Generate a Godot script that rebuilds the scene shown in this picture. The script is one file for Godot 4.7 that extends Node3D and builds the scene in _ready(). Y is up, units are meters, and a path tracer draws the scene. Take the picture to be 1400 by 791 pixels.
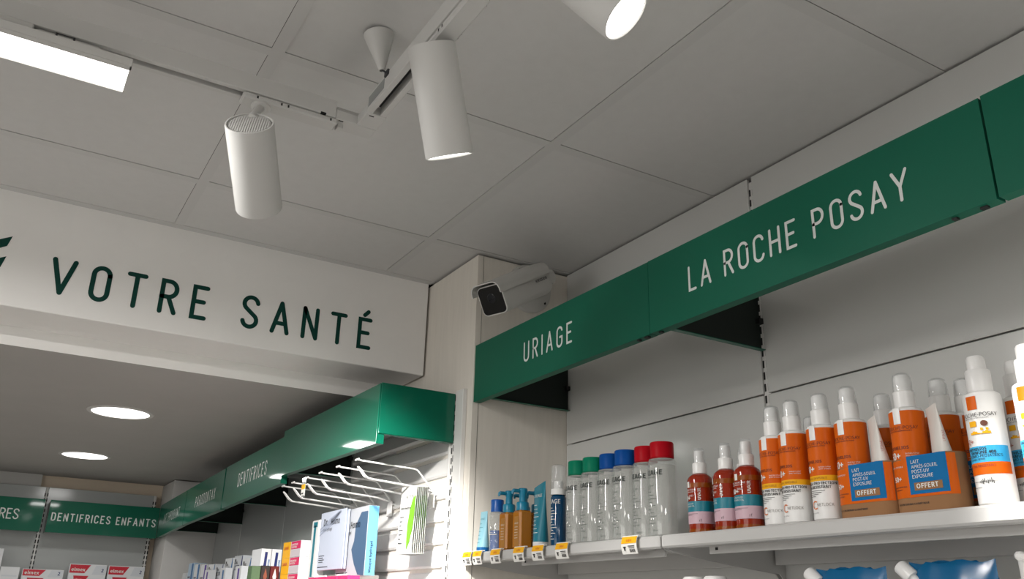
extends Node3D
# A pharmacy corner seen from aisle height, looking up: signs, shelves, track lights.
# All positions are metres; heights are given from the eye (H above the floor).
const H := 1.6
var M := {}
var used := {}
var glyph_cache := {}
var rng := RandomNumberGenerator.new()

# ---------------------------------------------------------------- mesh builder
class Mb:
	var st := SurfaceTool.new()
	var g := 0
	var n := 0
	func _init():
		st.begin(Mesh.PRIMITIVE_TRIANGLES)
	func tri(a: Vector3, b: Vector3, c: Vector3):
		st.set_smooth_group(-1)
		_t(a, b, c)
	func _t(a: Vector3, b: Vector3, c: Vector3):
		if a.is_equal_approx(b) or b.is_equal_approx(c) or a.is_equal_approx(c):
			return
		st.add_vertex(a); st.add_vertex(c); st.add_vertex(b)
		n += 1
	func quad(a: Vector3, b: Vector3, c: Vector3, d: Vector3):
		st.set_smooth_group(-1)
		_t(a, b, c); _t(a, c, d)
	func box(lo: Vector3, hi: Vector3, ch := 0.0, xf := Transform3D.IDENTITY):
		var c := (lo + hi) / 2.0
		var e := (hi - lo) / 2.0
		ch = minf(ch, minf(e.x, minf(e.y, e.z)) * 0.9)
		for ax in 3:
			for s: float in [-1.0, 1.0]:
				var u := Vector3.ZERO; var v := Vector3.ZERO; var w := Vector3.ZERO
				w[ax] = s
				u[(ax + 1) % 3] = 1.0; v[(ax + 2) % 3] = 1.0
				if s < 0: u = -u
				var o := c + w * e[ax]
				var uu := u * (e[(ax + 1) % 3] - ch)
				var vv := v * (e[(ax + 2) % 3] - ch)
				quad(xf * (o - uu - vv), xf * (o + uu - vv), xf * (o + uu + vv), xf * (o - uu + vv))
		if ch <= 0.0:
			return
		for ax in 3:
			var b := (ax + 1) % 3
			var d := (ax + 2) % 3
			for sb: float in [-1.0, 1.0]:
				for sd: float in [-1.0, 1.0]:
					var p1 := Vector3.ZERO; p1[b] = sb * e[b]; p1[d] = sd * (e[d] - ch)
					var p2 := Vector3.ZERO; p2[b] = sb * (e[b] - ch); p2[d] = sd * e[d]
					var l := Vector3.ZERO; l[ax] = e[ax] - ch
					var q := [c + p1 - l, c + p1 + l, c + p2 + l, c + p2 - l]
					_out(c, q, xf)
		for sx: float in [-1.0, 1.0]:
			for sy: float in [-1.0, 1.0]:
				for sz: float in [-1.0, 1.0]:
					var s3 := Vector3(sx, sy, sz)
					var q := [c + s3 * (e - Vector3(0, ch, ch)), c + s3 * (e - Vector3(ch, 0, ch)), c + s3 * (e - Vector3(ch, ch, 0))]
					_out(c, q, xf)
	func _out(c: Vector3, q: Array, xf: Transform3D):     # wind a face so that it looks away from c
		if (q[1] - q[0]).cross(q[2] - q[0]).dot((q[0] + q[2]) / 2.0 - c) < 0: q.reverse()
		if q.size() == 4: quad(xf * q[0], xf * q[1], xf * q[2], xf * q[3])
		else: tri(xf * q[0], xf * q[1], xf * q[2])
	func lathe(prof: Array, seg := 24, xf := Transform3D.IDENTITY, sx := 1.0, sz := 1.0):
		g += 1
		for i in prof.size() - 1:
			var p: Vector2 = prof[i]
			var q: Vector2 = prof[i + 1]
			if i > 0:
				var o: Vector2 = prof[i - 1]
				if absf((p - o).angle_to(q - p)) > 0.6: g += 1
			st.set_smooth_group(g)
			for k in seg:
				var a := TAU * k / seg
				var b := TAU * ((k + 1) % seg) / seg
				var ca := Vector3(cos(a) * sx, 0, sin(a) * sz)
				var cb := Vector3(cos(b) * sx, 0, sin(b) * sz)
				var p0 := xf * (ca * p.x + Vector3(0, p.y, 0))
				var p1 := xf * (ca * q.x + Vector3(0, q.y, 0))
				var p2 := xf * (cb * q.x + Vector3(0, q.y, 0))
				var p3 := xf * (cb * p.x + Vector3(0, p.y, 0))
				_t(p0, p1, p2); _t(p0, p2, p3)
	func tube(pts: Array, r: float, seg := 8):
		g += 1
		var rings := []
		for i in pts.size():
			var t: Vector3
			if i == 0: t = pts[1] - pts[0]
			elif i == pts.size() - 1: t = pts[i] - pts[i - 1]
			else: t = (pts[i] - pts[i - 1]).normalized() + (pts[i + 1] - pts[i]).normalized()
			t = t.normalized()
			var u := t.cross(Vector3.UP if absf(t.y) < 0.9 else Vector3.RIGHT).normalized()
			var v := u.cross(t)
			var ring := []
			for k in seg:
				var a := TAU * k / seg
				ring.append(pts[i] + (u * cos(a) + v * sin(a)) * r)
			rings.append(ring)
		st.set_smooth_group(g)
		for i in rings.size() - 1:
			for k in seg:
				var k2 := (k + 1) % seg
				_t(rings[i][k], rings[i][k2], rings[i + 1][k2]); _t(rings[i][k], rings[i + 1][k2], rings[i + 1][k])
		for k in range(1, seg - 1):
			tri(rings[0][0], rings[0][k + 1], rings[0][k])
			var l: Array = rings[-1]
			tri(l[0], l[k], l[k + 1])
	# a polygon in xy (counter-clockwise) pulled along z from z0 to z1
	func extrude(poly: PackedVector2Array, z0: float, z1: float, xf := Transform3D.IDENTITY, smooth := false):
		var idx := Geometry2D.triangulate_polygon(poly)
		for i in range(0, idx.size(), 3):
			var a := poly[idx[i]]; var b := poly[idx[i + 1]]; var c := poly[idx[i + 2]]
			if (b - a).cross(c - a) < 0:
				var t := b; b = c; c = t
			tri(xf * Vector3(a.x, a.y, z1), xf * Vector3(b.x, b.y, z1), xf * Vector3(c.x, c.y, z1))
			tri(xf * Vector3(a.x, a.y, z0), xf * Vector3(c.x, c.y, z0), xf * Vector3(b.x, b.y, z0))
		wall(poly, z0, z1, xf, smooth)
	func wall(poly: PackedVector2Array, z0: float, z1: float, xf := Transform3D.IDENTITY, smooth := false):
		g += 1
		for i in poly.size():
			var a := poly[i]; var b := poly[(i + 1) % poly.size()]
			st.set_smooth_group(g if smooth else -1)
			var p0 := xf * Vector3(a.x, a.y, z0); var p1 := xf * Vector3(b.x, b.y, z0)
			var p2 := xf * Vector3(b.x, b.y, z1); var p3 := xf * Vector3(a.x, a.y, z1)
			_t(p0, p1, p2); _t(p0, p2, p3)
	# rows of points (each row the same length) joined into one smooth skin
	func skin(rows: Array, closed := false):
		g += 1
		st.set_smooth_group(g)
		for i in rows.size() - 1:
			var m: int = rows[i].size()
			for k in (m if closed else m - 1):
				var k2 := (k + 1) % m
				_t(rows[i][k], rows[i][k2], rows[i + 1][k2]); _t(rows[i][k], rows[i + 1][k2], rows[i + 1][k])
	func fan(ring: Array):
		for k in range(1, ring.size() - 1):
			tri(ring[0], ring[k], ring[k + 1])
	# flat rectangle on a mapped surface, split in columns so that it follows a curve
	func patch(f: Callable, u0: float, v0: float, u1: float, v1: float, cols := 1):
		g += 1
		st.set_smooth_group(g if cols > 1 else -1)
		for k in cols:
			var a := lerpf(u0, u1, float(k) / cols)
			var b := lerpf(u0, u1, float(k + 1) / cols)
			_t(f.call(a, v0), f.call(b, v0), f.call(b, v1)); _t(f.call(a, v0), f.call(b, v1), f.call(a, v1))
	func poly(f: Callable, pts: PackedVector2Array):
		var idx := Geometry2D.triangulate_polygon(pts)
		for i in range(0, idx.size(), 3):
			var a := pts[idx[i]]; var b := pts[idx[i + 1]]; var c := pts[idx[i + 2]]
			if (b - a).cross(c - a) < 0:
				var t := b; b = c; c = t
			tri(f.call(a.x, a.y), f.call(b.x, b.y), f.call(c.x, c.y))
	func done() -> ArrayMesh:
		st.generate_normals()
		return st.commit()

# ---------------------------------------------------------------- lettering
func arc(cx: float, cy: float, rx: float, ry: float, a0: float, a1: float) -> Array:
	var out := []
	var k := maxi(4, int(absf(a1 - a0) / 15.0))
	for i in k + 1:
		var a := deg_to_rad(lerpf(a0, a1, float(i) / k))
		out.append(Vector2(cx + rx * cos(a), cy + ry * sin(a)))
	return out

func strokes(c: String) -> Array:      # [width, polylines...] of a narrow rounded signwriter's capital
	var r := 0.22
	var w := 0.44
	var v := func(a: Array) -> Array:
		var o := []
		for i in range(0, a.size(), 2): o.append(Vector2(a[i], a[i + 1]))
		return o
	match c:
		"V": return [0.56, v.call([0, 1, 0.28, 0, 0.56, 1])]
		"O": return [w, arc(r, 1 - r, r, r, 0, 180) + arc(r, r, r, r, 180, 360) + [Vector2(w, 1 - r)]]
		"T": return [0.46, v.call([0, 1, 0.46, 1]), v.call([0.23, 1, 0.23, 0])]
		"R": return [0.42, v.call([0, 0, 0, 1]) + arc(0.19, 0.745, 0.23, 0.255, 90, -90) + [Vector2(0, 0.49)], v.call([0.2, 0.49, 0.42, 0])]
		"P": return [0.42, v.call([0, 0, 0, 1]) + arc(0.19, 0.735, 0.23, 0.265, 90, -90) + [Vector2(0, 0.47)]]
		"E": return [0.38, v.call([0.38, 1, 0, 1, 0, 0, 0.38, 0]), v.call([0, 0.52, 0.31, 0.52])]
		"É": return [0.38, v.call([0.38, 1, 0, 1, 0, 0, 0.38, 0]), v.call([0, 0.52, 0.31, 0.52]), v.call([0.15, 1.16, 0.28, 1.3])]
		"F": return [0.37, v.call([0.37, 1, 0, 1, 0, 0]), v.call([0, 0.52, 0.31, 0.52])]
		"S": return [w, arc(r, 1 - r, r, r, 10, 225) + arc(r, r, r, r, 45, -170)]
		"A": return [0.5, v.call([0, 0, 0.25, 1, 0.5, 0]), v.call([0.085, 0.3, 0.415, 0.3])]
		"N": return [w, v.call([0, 0, 0, 1, w, 0, w, 1])]
		"U": return [w, [Vector2(0, 1)] + arc(r, r, r, r, 180, 360) + [Vector2(w, 1)]]
		"I": return [0.0, v.call([0, 0, 0, 1])]
		"G": return [w, arc(r, 1 - r, r, r, 10, 180) + arc(r, r, r, r, 180, 360) + v.call([w, 0.48, 0.25, 0.48])]
		"L": return [0.36, v.call([0, 1, 0, 0, 0.36, 0])]
		"C": return [w, arc(r, 1 - r, r, r, 8, 180) + arc(r, r, r, r, 180, 352)]
		"H": return [w, v.call([0, 0, 0, 1]), v.call([w, 0, w, 1]), v.call([0, 0.5, w, 0.5])]
		"Y": return [0.5, v.call([0, 1, 0.25, 0.47, 0.5, 1]), v.call([0.25, 0.47, 0.25, 0])]
		"D": return [w, v.call([0, 0, 0, 1]) + arc(0.19, 0.75, 0.25, 0.25, 90, 0) + arc(0.19, 0.25, 0.25, 0.25, 0, -90) + [Vector2(0, 0)]]
		"X": return [0.48, v.call([0, 0, 0.48, 1]), v.call([0, 1, 0.48, 0])]
	return [0.12]

# one pen stroke: a mitred ribbon with round ends
func _stroke(mb: Mb, f: Callable, pts: Array, t: float, lift: float):
	var g := func(p: Vector2) -> Vector3:
		var o: Vector3 = f.call(p.x, p.y)
		var n: Vector3 = (f.call(p.x + 0.001, p.y) - o).cross(f.call(p.x, p.y + 0.001) - o).normalized()
		return o + n * lift
	var n := pts.size()
	var l := []; var r := []
	for k in n:
		var d0: Vector2 = (pts[k] - pts[k - 1]).normalized() if k > 0 else (pts[1] - pts[0]).normalized()
		var d1: Vector2 = (pts[k + 1] - pts[k]).normalized() if k < n - 1 else d0
		var m := (d0 + d1).normalized()
		var e := Vector2(-m.y, m.x) * t / maxf(0.35, m.dot(d0))
		l.append(pts[k] + e); r.append(pts[k] - e)
	for k in n - 1:
		mb.quad(g.call(r[k]), g.call(r[k + 1]), g.call(l[k + 1]), g.call(l[k]))
	for s: int in [0, 1]:
		var c: Vector2 = pts[0] if s == 0 else pts[-1]
		var d: Vector2 = (pts[0] - pts[1]).normalized() if s == 0 else (pts[-1] - pts[-2]).normalized()
		for j in 6:
			var a := -PI / 2 + PI * j / 6; var b := -PI / 2 + PI * (j + 1) / 6
			mb.tri(g.call(c), g.call(c + d.rotated(a) * t), g.call(c + d.rotated(b) * t))

# words between u0 and u1 (stroke centres), baseline v0, capital height h, stroke radius t
func sign_words(mb: Mb, text: String, f: Callable, u0: float, u1: float, v0: float, h: float, t: float):
	var total := 0.0
	for c in text: total += strokes(c)[0] * h
	var gap := (u1 - u0 - total) / maxf(1, text.length() - 1)
	var x := u0
	for c in text:
		var s := strokes(c)
		for i in range(1, s.size()):
			var run := []
			for p: Vector2 in s[i]:
				var q := p * h + Vector2(x, v0)
				if run.is_empty() or run[-1].distance_to(q) > 1e-5: run.append(q)
				if run.size() > 2:
					var turn := absf((run[-2] - run[-3]).angle_to(run[-1] - run[-2]))
					if turn > 1.75:                 # a sharp corner: end the stroke and begin the next
						var last: Vector2 = run.pop_back()
						_stroke(mb, f, run, t, 0.0001 * i)
						run = [run[-1], last]
			_stroke(mb, f, run, t, 0.0001 * i + 0.00005)
		x += s[0] * h + gap

func glyphs(text: String, bold: bool) -> Array:   # triangles of a printed word in a box 1 high, and its width
	var key := text + ("#b" if bold else "")
	if glyph_cache.has(key): return glyph_cache[key]
	var tm := TextMesh.new()
	var font := SystemFont.new()
	font.font_names = PackedStringArray(["Droid Sans"])
	font.font_weight = 700 if bold else 400
	tm.font = font
	tm.text = text
	tm.font_size = 24
	tm.pixel_size = 1.0
	tm.depth = 1.0
	tm.curve_step = 3.0
	var ar := tm.get_mesh_arrays()
	var vs: PackedVector3Array = ar[Mesh.ARRAY_VERTEX]
	var ns: PackedVector3Array = ar[Mesh.ARRAY_NORMAL]
	var ix = ar[Mesh.ARRAY_INDEX]
	var order := []
	if ix != null and ix.size() > 0:
		for i in ix: order.append(i)
	else:
		for i in vs.size(): order.append(i)
	var out := PackedVector2Array()
	var lo := Vector2(1e9, 1e9); var hi := -lo
	for i in range(0, order.size(), 3):
		if ns[order[i]].z < 0.9: continue
		for k in 3:
			var p: Vector3 = vs[order[i + k]]
			out.append(Vector2(p.x, p.y))
			lo = lo.min(Vector2(p.x, p.y)); hi = hi.max(Vector2(p.x, p.y))
	var hgt := maxf(1e-3, hi.y - lo.y)
	for i in out.size(): out[i] = (out[i] - lo) / hgt
	glyph_cache[key] = [out, (hi.x - lo.x) / hgt]
	return glyph_cache[key]

# printed text: left at u (or centred on it), baseline v, height h
func words(mb: Mb, text: String, f: Callable, u: float, v: float, h: float, bold := true, centred := false, turned := false):
	var gl := glyphs(text, bold)
	var t: PackedVector2Array = gl[0]
	var off: float = -gl[1] * h / 2.0 if centred else 0.0
	for i in range(0, t.size(), 3):
		var q := []
		for k in 3:
			var p := t[i + k] * h
			if turned: q.append(f.call(u - p.y, v + p.x + off))
			else: q.append(f.call(u + p.x + off, v + p.y))
		if (t[i + 1] - t[i]).cross(t[i + 2] - t[i]) < 0: q.reverse()
		mb.tri(q[0], q[1], q[2])

# ---------------------------------------------------------------- materials and nodes
func mat(key: String, c: String, rough := 0.5, metal := 0.0) -> StandardMaterial3D:
	if M.has(key): return M[key]
	var m := StandardMaterial3D.new()
	m.albedo_color = Color(c)
	m.roughness = rough
	m.metallic = metal
	M[key] = m
	return m

func _dull(m: StandardMaterial3D) -> StandardMaterial3D:
	m.metallic_specular = 0.2
	return m

func clear(key: String, c: String, alpha: float, rough := 0.05) -> StandardMaterial3D:
	var m := mat(key, c, rough)
	m.transparency = BaseMaterial3D.TRANSPARENCY_ALPHA
	m.albedo_color.a = alpha
	m.cull_mode = BaseMaterial3D.CULL_DISABLED
	return m

func glow(key: String, c: String, e: float) -> StandardMaterial3D:
	var m := mat(key, c, 0.5)
	m.emission_enabled = true
	m.emission = Color(c)
	m.emission_energy_multiplier = e
	return m

func noise_on(m: StandardMaterial3D, lo: String, hi: String, freq: float, stretch := Vector3.ONE, sd := 1):
	var nt := NoiseTexture2D.new()
	nt.width = 256; nt.height = 256; nt.seamless = true
	var fn := FastNoiseLite.new()
	fn.seed = sd; fn.frequency = freq; fn.fractal_octaves = 4
	nt.noise = fn
	var gr := Gradient.new()
	gr.set_color(0, Color(lo)); gr.set_color(1, Color(hi))
	nt.color_ramp = gr
	m.albedo_color = Color.WHITE
	m.albedo_texture = nt
	m.uv1_triplanar = true
	m.uv1_world_triplanar = true
	m.uv1_scale = stretch

func numbered(called: String) -> String:
	if not used.has(called):
		used[called] = 0
		return called
	used[called] += 1
	return "%s_%03d" % [called, used[called]]

func thing(called: String, label: String, category: String, at := Vector3.ZERO, group := "", kind := "") -> Node3D:
	var o := Node3D.new()
	o.name = numbered(called)
	add_child(o)
	o.position = at
	if label != "": o.set_meta("label", label)
	if category != "": o.set_meta("category", category)
	if group != "": o.set_meta("group", group)
	if kind != "": o.set_meta("kind", kind)
	return o

func part(parent: Node3D, called: String, mb: Mb, m: Material, label := "") -> MeshInstance3D:
	var o := MeshInstance3D.new()
	o.name = called
	o.mesh = mb.done()
	o.material_override = m
	parent.add_child(o, true)
	if label != "": o.set_meta("label", label)
	return o

func solo(called: String, mb: Mb, m: Material, label: String, category: String, at := Vector3.ZERO, group := "") -> MeshInstance3D:
	var o := MeshInstance3D.new()
	o.name = numbered(called)
	o.mesh = mb.done()
	o.material_override = m
	add_child(o)
	o.position = at
	o.set_meta("label", label)
	o.set_meta("category", category)
	if group != "": o.set_meta("group", group)
	return o

func struct(called: String, mb: Mb, m: Material, label := "") -> MeshInstance3D:
	var o := MeshInstance3D.new()
	o.name = called
	o.mesh = mb.done()
	o.material_override = m
	o.set_meta("kind", "structure")
	if label != "": o.set_meta("label", label)
	add_child(o)
	return o

func V(x: float, y: float, z: float) -> Vector3:
	return Vector3(x, y + H, z)

func copy_of(src: Node3D, at: Vector3, label: String) -> Node3D:
	var r := src.duplicate()
	var base := String(src.name)
	r.name = numbered(base)
	add_child(r)
	r.position = at
	r.set_meta("label", label)
	return r

# mappings (u right, v up as a viewer in front sees it)
func on_x(x: float, o := 0.0006) -> Callable:      # a face that looks to -x; u is z
	return func(u: float, v: float) -> Vector3: return Vector3(x - o, v, u)
func on_z(z: float, o := 0.0006) -> Callable:      # a face that looks to +z; u is x
	return func(u: float, v: float) -> Vector3: return Vector3(u, v, z + o)
func on_can(r: float, o := 0.0005, sx := 1.0, cx := 0.0) -> Callable:   # a round body, label side to -x; u is arc length
	return func(u: float, v: float) -> Vector3: return Vector3(cx - (r + o) * cos(u / r) * sx, v, (r + o) * sin(u / r))

# ---------------------------------------------------------------- the setting
func materials():
	noise_on(mat("tile", "ffffff", 0.95), "d0cfcd", "d3d2d0", 0.03, Vector3.ONE * 3.0, 3)
	mat("grid", "cbcac8", 0.6)
	mat("gap", "3a3835", 0.9)
	noise_on(mat("plaster", "ffffff", 0.9), "d3d1ce", "d7d5d2", 0.01, Vector3.ONE * 1.2, 5)
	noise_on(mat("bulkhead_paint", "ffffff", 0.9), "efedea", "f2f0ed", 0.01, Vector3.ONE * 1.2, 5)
	noise_on(mat("dimmed_low_paint", "ffffff", 0.9), "aeaba7", "b2afab", 0.01, Vector3.ONE * 1.2, 4)  # plaster darkened: the dimness under the low ceiling is put into the colour
	noise_on(mat("cream", "ffffff", 0.9), "eddcc6", "f2e2cd", 0.01, Vector3.ONE * 1.2, 6)
	noise_on(mat("laminate", "ffffff", 0.55), "dfd9cf", "e6e0d6", 0.02, Vector3(9.0, 0.8, 9.0), 8)
	noise_on(mat("floor", "ffffff", 0.35), "a3a19e", "afadaa", 0.02, Vector3.ONE * 2.0, 9)
	mat("panel", "cfcfcc", 0.12)
	mat("panel_far", "b9bcbb", 0.16)
	mat("white", "dcdbd8", 0.4)
	mat("shelf", "c0bfbd", 0.35)
	mat("metal_white", "e2e1df", 0.35)
	mat("lamp_white", "c9c8c5", 0.5)
	mat("dark", "0b0c0c", 0.6)
	mat("steel", "3c3c3e", 0.4, 0.3)
	var gm := mat("green", "075e48", 0.45)
	gm.clearcoat_enabled = true
	gm.clearcoat = 0.6
	gm.clearcoat_roughness = 0.05
	mat("green_matte", "075e48", 0.5)
	M.green_matte.metallic_specular = 0.35
	mat("green_dark", "03130d", 0.7)
	mat("green_vinyl", "123f37", 0.5)
	mat("sign_white", "d9ddda", 0.5)
	glow("lamp_face", "fffcf8", 2.6)
	mat("black_gloss", "050505", 0.08)
	mat("ink", "20201f", 0.6)
	mat("paper", "e6e4df", 0.6)
	mat("orange", "d5600f", 0.35)
	mat("yellow", "efb020", 0.5)
	mat("kraft", "97704f", 0.85)
	mat("blue_label", "146ca6", 0.6)
	mat("teal", "0a7789", 0.35)
	mat("plastic_white", "e9e8e6", 0.3)
	clear("clear_cap", "dfe3e4", 0.22)

func build_shell():
	# suspended ceiling: slab above, tiles laid in a white grid
	var mb := Mb.new()
	mb.box(V(-2.7, 0.975, -2.45), V(1.5, 1.06, 2.6))
	var ceil := struct("ceiling", mb, M.gap, "suspended ceiling of square white tiles in a white metal grid")
	var xs := [-2.112, -1.512, -0.912, -0.312, 0.288, 0.888, 1.488]
	var zs := [-2.564, -1.964, -1.364, -0.764, -0.164, 0.436, 1.036, 1.636, 2.236]
	for i in xs.size() - 1:
		for j in zs.size() - 1:
			var t := Mb.new()
			var zl: float = maxf(zs[j] + 0.0128, -2.268)
			t.box(V(xs[i] + 0.002, 0.9432, zl), V(minf(xs[i + 1] - 0.0128, 1.372), 0.962, zs[j + 1] - 0.002))
			part(ceil, "ceiling_tile", t, M.tile)
	for x: float in xs.slice(0, 6):
		var t := Mb.new()
		t.box(V(x - 0.012, 0.9416, -2.27), V(x + 0.012, 0.9431, 2.25))
		part(ceil, "grid_bar", t, M.grid)
	for z: float in zs.slice(1):
		var t := Mb.new()
		t.box(V(-2.15, 0.9418, z - 0.012), V(1.37, 0.9430, z + 0.012))
		part(ceil, "grid_bar", t, M.grid)
	var ta := Mb.new()
	ta.box(V(-2.6, 0.9402, -2.27), V(1.036, 0.9436, -2.246), 0.0005)
	part(ceil, "edge_angle", ta, M.grid)
	# floor and outer walls
	mb = Mb.new(); mb.box(V(-2.8, -1.7, -5.6), V(1.6, -1.6, 2.7)); struct("floor", mb, M.floor)
	mb = Mb.new(); mb.box(V(1.372, -1.6, -2.2), V(1.5, 1.06, 2.6)); struct("wall_right", mb, M.plaster)
	mb = Mb.new(); mb.box(V(1.05, -1.6, -5.4), V(1.5, 0.66, -2.45)); struct("wall_right_rear", mb, M.plaster)
	mb = Mb.new(); mb.box(V(-2.8, -1.6, -5.6), V(-2.6, 1.06, 2.6)); struct("wall_left", mb, M.plaster)
	mb = Mb.new(); mb.box(V(-2.7, -1.6, 2.5), V(1.5, 1.06, 2.65)); struct("wall_front", mb, M.plaster)
	mb = Mb.new(); mb.box(V(0.214, -1.6, -5.2), V(1.5, 0.66, -5.06)); struct("wall_back", mb, M.cream)
	mb = Mb.new(); mb.box(V(-2.7, -1.6, -5.18), V(0.214, 0.66, -5.035)); struct("wall_back_left", mb, M.plaster)
	# bulkhead that carries the big green words, and the low ceiling behind it
	mb = Mb.new(); mb.box(V(-2.65, 0.652, -2.45), V(1.030, 1.06, -2.27), 0.002)
	var bh := struct("bulkhead", mb, M.bulkhead_paint, "white bulkhead across the ceiling with large green lettering")
	var tx := Mb.new()
	sign_words(tx, "VOTRE SANTÉ", on_z(-2.27), 0.024, 0.852, 0.706 + H, 0.083, 0.0058)
	part(bh, "lettering", tx, M.green_vinyl, "green capital letters")
	tx = Mb.new()
	var f := on_z(-2.27)
	tx.poly(f, PackedVector2Array([Vector2(-0.175, 0.742 + H), Vector2(-0.083, 0.798 + H), Vector2(-0.076, 0.825 + H), Vector2(-0.175, 0.772 + H)]))
	tx.poly(f, PackedVector2Array([Vector2(-0.175, 0.694 + H), Vector2(-0.086, 0.743 + H), Vector2(-0.079, 0.772 + H), Vector2(-0.175, 0.722 + H)]))
	part(bh, "emblem", tx, M.green_vinyl, "two slanting green bars of an emblem")
	mb = Mb.new(); mb.box(V(-2.65, 0.604, -5.3), V(1.06, 0.70, -2.45), 0.001); struct("ceiling_low", mb, M.dimmed_low_paint)
	mb = Mb.new(); mb.box(V(-2.65, 0.6035, -2.4505), V(1.036, 0.6525, -2.448)); struct("lit_edge_1", mb, M.bulkhead_paint)  # pale sheet on the low ceiling's front edge; its lit look is colour
	# pillar at the end of the shelves
	mb = Mb.new(); mb.box(V(1.037, -1.6, -2.45), V(1.5, 0.936, -1.967), 0.0015)
	var pl := struct("pillar", mb, M.laminate, "pale laminate pillar between the two shelf runs")
	var e := Mb.new(); e.box(V(1.0366, -1.6, -1.967), V(1.054, 0.935, -1.9655), 0.0005); part(pl, "edge_strip", e, M.laminate)
	e = Mb.new(); e.box(V(1.0542, -1.6, -1.9668), V(1.0552, 0.935, -1.9664)); part(pl, "joint", e, M.gap)
	# small boxed-in column in the rear corner
	mb = Mb.new(); mb.box(V(0.80, -1.6, -5.06), V(1.05, 0.600, -4.74), 0.0015); struct("wall_corner_column", mb, M.plaster)
	e = Mb.new(); e.box(V(-2.6, -1.6, -2.6), V(-2.585, -1.5, 2.5)); struct("baseboard_left", e, M.white)

# slotted steel upright: a channel with two rows of dark slots
func upright(called: String, lo: Vector3, hi: Vector3, axis: String, label: String, group := ""):
	var u := thing(called, label, "upright", Vector3((lo.x + hi.x) / 2, lo.y, (lo.z + hi.z) / 2), group)
	var o := u.position
	var mb := Mb.new(); mb.box(lo - o, hi - o, 0.001); part(u, "channel", mb, M.white)
	mb = Mb.new()
	var y := lo.y + 0.02
	while y < hi.y - 0.03:
		if axis == "x":
			var m := (lo.z + hi.z) / 2
			for s: float in [-0.0065, 0.0025]:
				mb.box(Vector3(lo.x - 0.0006, y, m + s) - o, Vector3(lo.x + 0.001, y + 0.016, m + s + 0.004) - o)
		else:
			var m := (lo.x + hi.x) / 2
			for s: float in [-0.0085, 0.0035]:
				mb.box(Vector3(m + s, y, hi.z - 0.001) - o, Vector3(m + s + 0.005, y + 0.016, hi.z + 0.0006) - o)
		y += 0.025
	var sl := part(u, "slots", mb, M.dark, "dark punched slots")
	sl.set_meta("kind", "stuff")

func build_right_panels():
	var cols := [[-1.9655, -1.242, "beside the pillar"], [-1.229, -0.516, "behind the sunscreens"], [-0.503, 0.22, "at the right edge"]]
	for c in cols:
		for r in [[0.4395, 0.938, "upper", "above the shelf, under the ceiling"], [-0.06, 0.4365, "lower", "directly behind the shelf"]]:
			var mb := Mb.new()
			mb.box(V(1.334, r[0], c[0]) - V(1.334, r[0], c[0]), V(1.344, r[1], c[1]) - V(1.334, r[0], c[0]), 0.0015)
			solo("back_panel", mb, M.panel, "glossy pale grey back panel %s, %s" % [c[2], r[3]], "panel", V(1.334, r[0], c[0]), "glossy back panels of the right shelving")
	for z in [[-1.2355, "in the gap left of the orange sunscreens"], [-0.5095, "at the far right"], [-1.9615, "in the corner by the pillar"]]:
		upright("slotted_upright", V(1.340, -0.5, z[0] - 0.0095), V(1.371, 0.93, z[0] + 0.0095) if z[0] > -1.9 else V(1.371, 0.93, z[0] + 0.012), "x", "slotted white upright %s of the right wall" % z[1], "uprights of the right shelving")

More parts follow.
